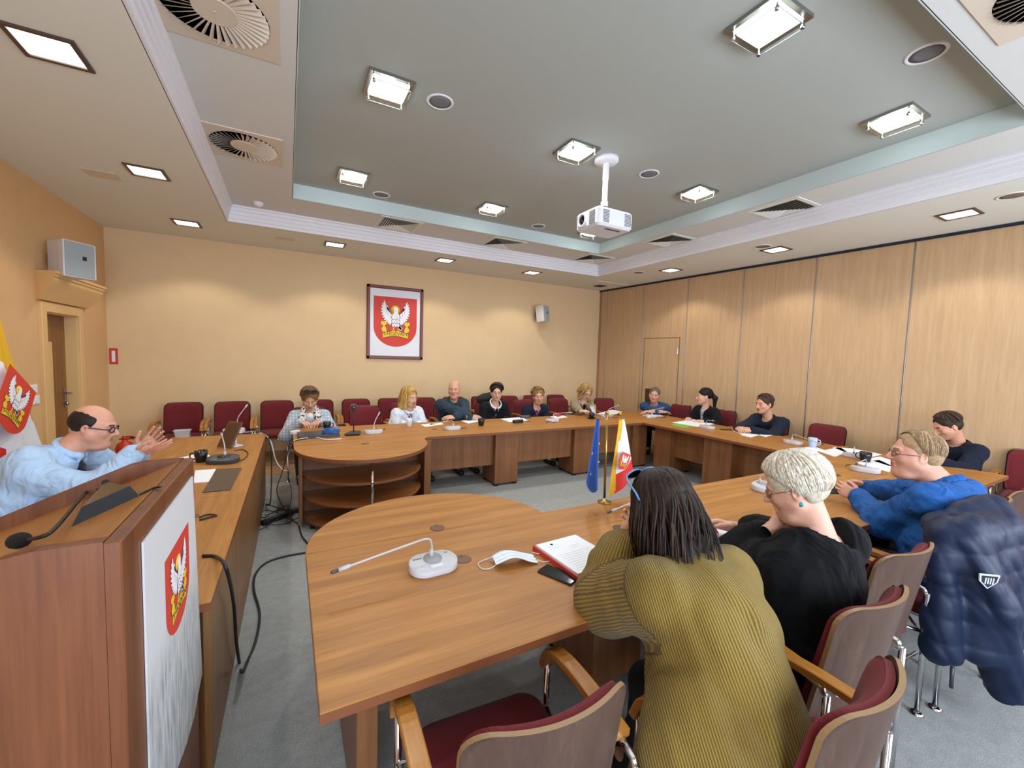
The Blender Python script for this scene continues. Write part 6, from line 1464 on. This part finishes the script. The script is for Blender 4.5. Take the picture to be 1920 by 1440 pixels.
# -- leopard cardigan
hd = T_(at_y(1098, 735, 6.02))
I = person('person with straight blonde hair and glasses in a leopard-print cardigan, looking at a phone', (hd[0], 6.4), (0, -1), dict(head=hd, head_rot=(-.15, .5, -.1), fem=1, top=pattern('cardigan_leopard', 'spots', ['201c1a', 'b3a078', '3a3028'], 48), topname='cardigan', skin='d3a488', hh=.006, closed=1, h=.012, brow='8a6a48',
    wr_r=T_(at_z(1098, 776, .80)) + V3(0, .12, 0), wr_l=T_(at_z(1118, 772, .82)) + V3(.05, .12, 0), f_r=(.3, -.9, .1), n_r=(-.2, -.2, 1), f_l=(-.4, -.8, .3), n_l=(.6, -.3, .6), vneck=.12))
hair(I, [M_hb('blonde3', 'ad8a55'), M_hb('blonde4', '8f7044')], 'bob', L=-.12, front=True, seed=15, amp=.004, line=.088, th=.01, locks=190, nm=2, lock=locker(.9, 1.6, .13, part=.2))
glasses(I, M_black, r=.0024)
N, f, r_, u = I['N'], I['fwd'], I['rt'], I['up']
soft(I, 'undershirt', M_black, [(N - u * .04 + f * .05, N - u * .25 + f * .1, .04, .05)])
p = at_z(1112, 770, .84); mb = MB(); M = Matrix.Translation((p.x, p.y, .85)) @ Matrix.Rotation(.9, 4, 'X'); mb.box((-.035, -.07, -.004), (.035, .07, .004), .003, M=M); tag(mb.build('mobile_phone', M_lg), 'light phone held in the hands of the woman in the leopard cardigan', 'phone')
# -- man in blue jumper
hd = T_(at_x(1227, 741, 5.98)); fx, fy = -.78, -.62
I = person('person, a man in a blue jumper leaning with crossed arms on the table corner', (6.24, hd[1] + .12), (fx, fy), dict(head=hd, head_rot=(0, .08, -.1), top=fabric('jumper_blue', '2a4a78'), skin='cd987c', hh=.006, h=.012, brow='5a4a3a', neck=hd + V3(.06, .05, -.18), cuff=.55,
    wr_r=T_(at_z(1240, 772, .80)), wr_l=T_(at_z(1218, 772, .80)), pole_r=(.2, .6, -.4), pole_l=(.4, -.8, -.3), f_r=T_(at_z(1262, 772, .8)) - T_(at_z(1235, 772, .8)), n_r=(0, 0, 1), f_l=T_(at_z(1200, 772, .8)) - T_(at_z(1225, 772, .8)), n_l=(0, 0, 1)))
hair(I, [M_hb('grey', '6d6052'), M_hb('grey2', '8a7e6c')], 'short', th=.007, line=.096, rx=.074, seed=18, amp=.002, locks=150, nm=2, lock=locker(.72, 1.6, k=.97, r=(.003, .005), lift=.05))
# -- woman in black blazer
hd = T_(at_x(1321, 744, 6.08))
I = person('person with dark tied-back hair in a black blazer and striped top', (6.3, hd[1]), (-1, 0), dict(head=hd, head_rot=(-.75, .05, 0), fem=1, top=fabric('blazer_black', '131318'), topname='blazer', skin='d6a58c', hh=.006, h=.012, brow='2a201c', twist=-.15, ay=.8, wr_r=(5.85, hd[1] + .1, .76), wr_l=(5.85, hd[1] - .2, .76), f_r=(-.8, -.5, 0), n_r=(0, 0, 1), f_l=(-.8, .5, 0), n_l=(0, 0, 1), vneck=.22))
hair(I, [M_hb('black', '1d1716'), M_hb('black2', '2d2422')], 'pony', seed=21, amp=.002, locks=120, nm=2, lock=locker(.75, 1.6, k=.95, r=(.003, .005)))
N, f, r_, u = I['N'], I['fwd'], I['rt'], I['up']
soft(I, 'striped_top', pattern('top_striped', 'stripes', ['1a1a20', 'e0e0e2'], 16), [(N - u * .03 + f * .05, N - u * .38 + f * .12, .05, .07)])
# -- man in navy jumper
hd = T_(at_x(1433, 758, 6.0))
I = person('person, a young man with short hair in a navy jumper, hands clasped on the table', (6.28, hd[1]), (-1, .05), dict(head=hd, head_rot=(-.2, .1, 0), top=fabric('jumper_navy', '1b2030'), skin='d09a7e', hh=.006, h=.012, brow='4a3628', neck=hd + V3(.08, -.02, -.185),
    wr_r=T_(at_z(1382, 802, .79)), wr_l=T_(at_z(1412, 806, .79)), f_r=(-.55, -.75, 0), n_r=(-.3, .4, .8), f_l=(-.6, .7, 0), n_l=(-.2, -.4, .9), curl_r=.9, curl_l=.7))
hair(I, [M_hb('darkbrown', '3f2e22'), M_hb('darkbrownb', '55402f')], 'short', th=.008, line=.094, rx=.074, seed=24, amp=.002, locks=150, nm=2, lock=locker(.76, 1.65, k=.98, r=(.003, .005), lift=.05))
# -- man in dark jumper at the right
hd = T_(at_x(1777, 799, 6.12))
I = person('person, a dark-haired man in a dark blue jumper at the right, looking down', (6.34, hd[1] - .06), (-.85, .5), dict(head=hd, head_rot=(-.25, .5, 0), top=fabric('jumper_darkblue', '161c2e'), skin='cf987c', hh=.005, h=.011, brow='3a2a20', neck=hd + V3(.11, -.06, -.17), fat=.2,
    wr_r=(5.78, hd[1] + .22, .79), wr_l=(5.74, hd[1] + .0, .79), f_r=(-.9, -.2, 0), n_r=(0, 0, 1), f_l=(-.8, .5, 0), n_l=(0, 0, 1), wr=.005))
hair(I, [M_hb('darkbrown2', '33261e'), M_hb('darkbrown3', '463528')], 'short', th=.008, line=.09, rx=.074, seed=27, amp=.002, locks=200, nm=2, lock=locker(.78, 1.7, k=.98, r=(.003, .005), lift=.04))
# -- man in blue shirt
hd = T_(at_y(1716, 853, 1.03)); M_bs = fabric('shirt_blue', '1b5294', rough=.7)
I = person('person, a heavy man with glasses in a bright blue shirt leaning on the near table', (hd[0] - .06, .80), (.12, 1), dict(head=hd, head_rot=(.72, .0, 0), fat=1., age=1, top=M_bs, topname='shirt', skin='cf9880', hh=.0045, h=.01, brow='8a6a50', neck=hd + V3(.05, -.13, -.16), gaze=(.1, 1, .1), hipz=.55,
    wr_r=T_(at_z(1622, 917, .80)), wr_l=T_(at_z(1612, 935, .80)), pole_r=(1, -.2, -.5), pole_l=(-.6, -.3, -.7), f_r=(-.55, .75, .25), n_r=(.8, .2, .5), f_l=(-.1, .9, .35), n_l=(-.8, .1, .4), curl_r=.75, curl_l=.65, wr=.009, wf=42, wst=(1, .8, 1.3), g=.016, bend=.05, neckline=(-.02, .068)))
collar(I, M_bs, r=.012, R=.078, drop=.045)
hair(I, [M_hb('sandy', '9c8060'), M_hb('sandy2', '7f6649')], 'short', th=.006, line=.1, rx=.078, seed=30, amp=.002, locks=260, nm=2, lock=locker(.66, 2.15, k=.955, r=(.0025, .004), part=.4, lift=.03))
glasses(I, M_dg, r=.0018)
p = T_(at_z(1553, 909, .845)); mb = MB(); M = Matrix.Translation(p) @ Matrix.Rotation(-.5, 4, 'Z') @ Matrix.Rotation(.6, 4, 'X'); mb.box((-.04, -.08, -.004), (.04, .08, .004), .003, M=M); tag(mb.build('mobile_phone', M_black), 'dark phone held by the man in the bright blue shirt', 'phone')
# -- white-haired woman
hd = T_(at_y(1492, 915, .97)); M_bk = fabric('top_black', '090a0d', rough=.95)
el = T_(at_z(1388, 1030, .79)); wl = hd + V3(-.02, .06, -.185)
I = person('person, a white-haired woman in a loose black top writing with a pink pen', (hd[0] - .06, .84), (0.02, 1), dict(head=hd, head_rot=(.42, .42, .0), fem=1, fat=.75, age=1, top=M_bk, topname='loose_top', skin='cf9d86', hh=.004, hdh=.004, h=.009, brow='b5a08a', closed=1, lip='9a6258', neck=hd + V3(.03, -.09, -.15),
    wr_r=T_(at_z(1375, 988, .80)), pole_r=(1, -.2, -.3), f_r=T_(at_z(1335, 978, .82)) - T_(at_z(1372, 988, .80)), n_r=(.35, .4, .75), curl_r=(.55, .75, .9, 1.), th_r=(.6, .7),
    wr_l=wl, pole_l=(-.45, .75, -1.4), sh_l=(0, .03, -.05), f_l=(.75, -.1, .3), n_l=(-.2, .8, -.4), curl_l=.9, cuff=.6, neckline=(.045, .105), neckf=-.005, sleeve=(.07, .068, .06, .05), wr=.009, wf=38, wst=(1, 1, .7), g=.018, hem=.16, hemz=-.16, hipz=.55, shd=.085, neck_r=.05))
hair(I, [M_hb('white', 'c2b9a6'), M_hb('white2', 'ad9f86'), M_hb('white3', 'cdc8bd')], 'short', h=.005, th=.014, line=.08, seed=33, amp=.002, locks=900, lock=locker(1.04, 2.2, r=(.0028, .0055), k=1.05, part=.25, lift=.05), nm=3)
glasses(I, mat('wire_bronze', '7a6a5a', .3, .8), r=.0012)
mb = MB(); mb.lathe([(.0, .004), (.009, .003), (.0105, 0)], 16, M=Matrix.Translation((-.082, -.006, -.046)) @ Matrix.Rotation(-PI / 2, 4, 'Y')); _hm(I, mb, 'earring', mat('earring_turquoise', '1f8f92', .3))
W = I['W']; e, w_ = I['arms']['l'][1], I['arms']['l'][2]; d = nz(w_ - e); c = e + (w_ - e) * .74
mb = MB(); q = Vector(tuple(d)).to_track_quat('Z', 'Y').to_matrix().to_4x4()
for k in range(4): mb.lathe([(.041, -.004), (.044, 0), (.041, .004), (.039, 0), (.041, -.004)], 22, M=Matrix.Translation(tuple(c + d * (k - 1.5) * .009)) @ q @ Matrix.Rotation(.12 * (k - 1.5), 4, 'X'))
mb.build('bangle', mat('bangle_gold', 'd8b45c', .2, 1.), I['t'])
p0, p1 = at_z(1348, 1003, .752), at_z(1323, 960, .84)
t = thing('pen', 'pink pen in the hand of the white-haired woman', 'pen', p0); d = (p1 - p0); q = d.to_track_quat('Z', 'Y').to_matrix().to_4x4(); Lp = .15
mb = MB(); mb.lathe([(.0012, 0), (.005, .015), (.006, .05), (.0055, Lp), (.003, Lp + .004)], 12, M=q); mb.build('barrel', mat('pen_pink', 'd43a80', .35), t); mb = MB(); mb.box((-.002, .006, Lp - .045), (.002, .009, Lp), M=q); mb.build('clip', M_chrome, t)
# -- woman in mustard jumper
hd = T_(at_y(1240, 958, 1.07)); M_mk = pattern('knit_mustard', 'knit', ['4c3b0b', '765f11', '98791d'], 33., bump=.9)
wl = T_(at_y(1176, 996, 1.25)); el = T_(at_z(1112, 1128, .80))
I = person('person seen from behind with long dark-brown hair in a mustard ribbed jumper', (1.17, .68), (.05, 1), dict(head=hd, head_rot=(.1, .42, .0), fem=1, fat=.75, rib=1, kn_l=(1.2, 1.06, .48), an_l=(1.2, 1.1, .09), kn_r=(1.38, 1.08, .48), an_r=(1.38, 1.12, .09), top=M_mk, topname='jumper', skin='d0a086', hh=.0045, hdh=.0045, h=.0085, closed=1, neck=hd + V3(.02, -.12, -.14), bend=.03,
    wr_l=wl, pole_l=(-.55, .1, -1.1), f_l=(.45, .1, .75), n_l=(-.5, .6, .1), curl_l=.5, wr_r=hd + V3(.16, .22, -.22), pole_r=(1, .1, -.8), f_r=(-.3, .2, .6), n_r=(.5, .6, .1), curl_r=.5,
    cuff=.62, g=.026, sleeve=(.074, .076, .07, .052), hem=.36, hemz=-.36, hemx=.31, hemc=(-.05, .03, -.06), sh_r=(-.03, 0, -.02), wr=.007, wf=40, neckline=(.0, .07), hipz=.55, sw=.17))
hair(I, [M_hb('espresso', '241914'), M_hb('espresso2', '35241c'), M_hb('espresso3', '1a1310')], 'long', h=.006, th=.012, L=-.2, front=True, seed=36, amp=.003, locks=560, lock=locker(1.1, 1.45, .29, r=(.0035, .007), part=.2, curl=.014, k=.99, dn=(.03, .08, -.99)), nm=3, line=.075)
glasses(I, mat('frame_blue', '5a8fc0', .25), rx=.029, rz=.021, r=.0032, up_=.072, y=.083, tilt=.95, wide=1.25, name='sunglasses', lens=mat('dark_lens', '101014', .1))
e, w_ = I['arms']['l'][1], I['arms']['l'][2]; d = nz(w_ - e); c = e + (w_ - e) * .7; q = Vector(tuple(d)).to_track_quat('Z', 'Y').to_matrix().to_4x4()
mb = MB()
for k in range(20): a0 = 2 * PI * k / 20; mb.ball((.035 * math.cos(a0), .035 * math.sin(a0), 0), .0045, 8, M=Matrix.Translation(tuple(c)) @ q)
mb.build('bead_bracelet', mat('beads', 'b9a577', .35), I['t'])
# -- speaking man behind the presidium desk
hd = T_(at_y(176, 800, 3.72)); M_ls = fabric('shirt_lightblue', 'a9c6e6', rough=.75)
I = person('person, a balding man in a light blue shirt and dark tie speaking with raised hands', (-1.5, 3.55), (1, -.25), dict(head=hd, head_rot=(.17, .22, 0), fat=.95, top=M_ls, topname='shirt', skin='d09880', hh=.0045, hdh=.0045, h=.01, brow='4a3a30', neck=hd + V3(-.13, -.02, -.15), hipz=.52,
    wr_r=T_(at_y(252, 852, 3.52)), wr_l=T_(at_y(262, 846, 3.8)), pole_r=(.1, -.5, -.9), pole_l=(.1, .6, -.9), f_r=(.93, -.05, .28), n_r=(-.1, -.55, -.85), f_l=(.62, .0, .75), n_l=(-.3, .95, -.2), curl_r=.12, curl_l=.2, th_r=(.2, .1), th_l=(.1, .1), spr_r=.09, spr_l=.1,
    wr=.008, wf=42, wst=(1, 1, .8), g=.018, bend=.06, neckline=(-.02, .07), cuff=.98, sh_r=(0, -.02, -.04)))
hair(I, M_hb('darkfringe', '241d1b'), 'fringe_bald', seed=40, amp=.0012, f=120, h=.004)
glasses(I, mat('frame_darkblue', '1c2236', .3), r=.0034, rx=.025, rz=.018)
collar(I, M_ls, r=.012, R=.078, drop=.04)
N, f, r_, u = I['N'], I['fwd'], I['rt'], I['up']
soft(I, 'tie', pattern('tie_dark', 'spots', ['15162a', '1c1d33', '6a5a70'], 60), [(N + f * .09 - u * .03, N + f * .12 - u * .06, .014, .02), (N + f * .12 - u * .06, N + f * .205 - u * .2, .018, .026), (N + f * .205 - u * .2, N + f * .22 - u * .38, .026, .03)], h=.006)

# ================================================================== COATS
ch = NR[4]; Mx = FR[ch.name]
def jacket():
    t = thing('quilted_jacket', 'dark blue quilted jacket hanging over the chair back of the man in the blue shirt', 'jacket', tuple(Mx.translation), 0); t.rotation_euler = ch.rotation_euler
    s = SDF((-.6, -.62, .05), (.5, .15, 1.08), .009)
    for x in (-.2, -.09, .03, .15): s.cone((x, -.29, .9), (x * 1.15, -.36, .40), .07, .085, .05)
    s.cone((-.24, -.27, .89), (.24, -.27, .89), .065, .065, .05); s.cone((-.2, -.17, .9), (.2, -.17, .9), .05, .05, .05); s.cone((.0, -.2, .93), (.24, -.22, .96), .06, .06, .04)
    s.cone((.26, -.24, .86), (.34, -.34, .6), .085, .075, .04); s.cone((.34, -.34, .6), (.3, -.38, .3), .075, .062, .03)
    s.cone((-.25, -.26, .86), (-.22, -.40, .6), .09, .085, .03); s.cone((-.22, -.40, .6), (-.12, -.44, .20), .085, .075, .02)
    s.cone((-.33, -.26, .8), (-.38, -.3, .36), .05, .06, .03); s.plane((0, 0, .22), (.3, 0, -1), .02)
    g = [(s.lo[i] + s.h * np.arange(s.n[i])).astype(np.float32) for i in range(3)]
    s.d = s.d + (.006 * np.abs(np.sin(g[2][None, None, :] * PI / .105)) ** .5 * -1 + .006).astype(np.float32) * (np.abs(s.d) < .1)
    s.wrinkle(.016, 30, 4, (1, 1, .8)); V, Q = s.mesh(); b = npmesh('shell', [(relax(V, Q, 1, .3), Q, 0)], mat('jacket_navy_nylon', '0f1d38', .5, spec=.3, bump=.2, bscale=60), t)
    mb = MB(); sh = lambda k: [(-.04 * k, .03 * k), (-.035 * k, -.005 * k), (0, -.04 * k), (.035 * k, -.005 * k), (.04 * k, .03 * k)]
    ix, iz = int(round((-.3 - s.lo[0]) / s.h)), int(round((.75 - s.lo[2]) / s.h)); yy = s.lo[1] + s.h * float(np.argmax(s.d[ix, :, iz] < 0)) - .008; M = Matrix.Translation((-.315, yy - .004, .75)) @ Matrix.Rotation(-.55, 4, 'Z') @ Matrix.Rotation(PI / 2 + .1, 4, 'X')
    mb.prism(sh(1.), 0, .006, M=M); mb.prism(sh(.8), .006, .008, mi=1, M=M)
    for k in range(4): mb.box((-.018 + .01 * k, -.014, .008), (-.013 + .01 * k, .016, .0095), M=M)
    mb.build('sleeve_badge', [mat('badge_silver', 'c8ccd2', .4), mat('badge_navy', '1a2438', .5)], b)
    mb = MB(); mb.tube([(-.36, -.34, .3), (-.365, -.345, .2)], .008, 6); mb.build('zip_pull', M_dg, b)
jacket()
t = thing('coat', 'dark olive coat hanging over the chair of the woman with the white collar', 'coat', (3.06, 6.36, 0), PI)
s = SDF((-.45, -.55, .2), (.45, .1, 1.1), .012)
for x in (-.2, -.1, 0): s.cone((x, -.33, .95), (x * 1.1, -.38, .45), .07, .08, .05)
s.cone((-.26, -.3, .98), (-.3, -.3, .7), .07, .06, .05); s.cone((-.22, -.27, 1.), (.1, -.27, .93), .06, .06, .05); s.wrinkle(.012, 20, 8); V, Q = s.mesh(); npmesh('shell', [(relax(V, Q, 1), Q, 0)], mat('coat_olive', '1f1e16', .8), t)
# ================================================================== LIGHT, CAMERA
def area(name, loc, rot, size, power, col, sy=None):
    l = bpy.data.lights.new(name, 'AREA'); l.energy = power; l.color = col; l.size = size
    if sy: l.shape = 'RECTANGLE'; l.size_y = sy
    o = bpy.data.objects.new(name, l); COL.objects.link(o); o.location = loc; o.rotation_euler = rot; return o
def spot(name, loc, power, col, ang, blend, rad=.08, rot=(0, 0, 0)):
    l = bpy.data.lights.new(name, 'SPOT'); l.energy = power; l.color = col; l.spot_size = math.radians(ang); l.spot_blend = blend; l.shadow_soft_size = rad
    o = bpy.data.objects.new(name, l); COL.objects.link(o); o.location = loc; o.rotation_euler = rot; return o
w = bpy.data.worlds.new('daylight'); SC.world = w; w.use_nodes = True
w.node_tree.nodes['Background'].inputs[0].default_value = (.55, .72, 1, 1); w.node_tree.nodes['Background'].inputs[1].default_value = 1.2
for a, b_ in wins:
    area('window_daylight', ((a + b_) / 2, YF + .03, 1.75), (PI / 2, 0, 0), b_ - a - .1, 115, (.74, .85, 1.), 1.6)
for p in DOWN: spot('downlight_beam', (p[0], p[1], ZC - .03), 33, (1., .93, .8), 122, .35, .06)
for p in RECL: spot('recess_beam', (p[0], p[1], Z3 - .09), 64, (.96, .98, 1.), 165, .6, .09)
for p in RECL:
    l = bpy.data.lights.new('recess_glow', 'POINT'); l.energy = 1.1; l.color = (.85, 1., 1.); l.shadow_soft_size = .05
    o = bpy.data.objects.new('recess_glow', l); COL.objects.link(o); o.location = (p[0], p[1], Z3 - .085)
cam = bpy.data.cameras.new('camera'); cam.sensor_fit = 'HORIZONTAL'; cam.sensor_width = 36; cam.lens = FPX / 1920 * 36; cam.clip_start = .02
co = bpy.data.objects.new('camera', cam); COL.objects.link(co); co.matrix_world = Matrix.Translation(EYE) @ CAMR.to_4x4(); SC.camera = co
SC.view_settings.view_transform = 'Standard'; SC.view_settings.look = 'None'; SC.view_settings.gamma = 1; SC.view_settings.exposure = 0.0; SC.view_settings.use_curve_mapping = False
SC.cycles.use_denoising = True
SC.cycles.max_bounces = 8; SC.cycles.diffuse_bounces = 5; SC.cycles.sample_clamp_indirect = 6
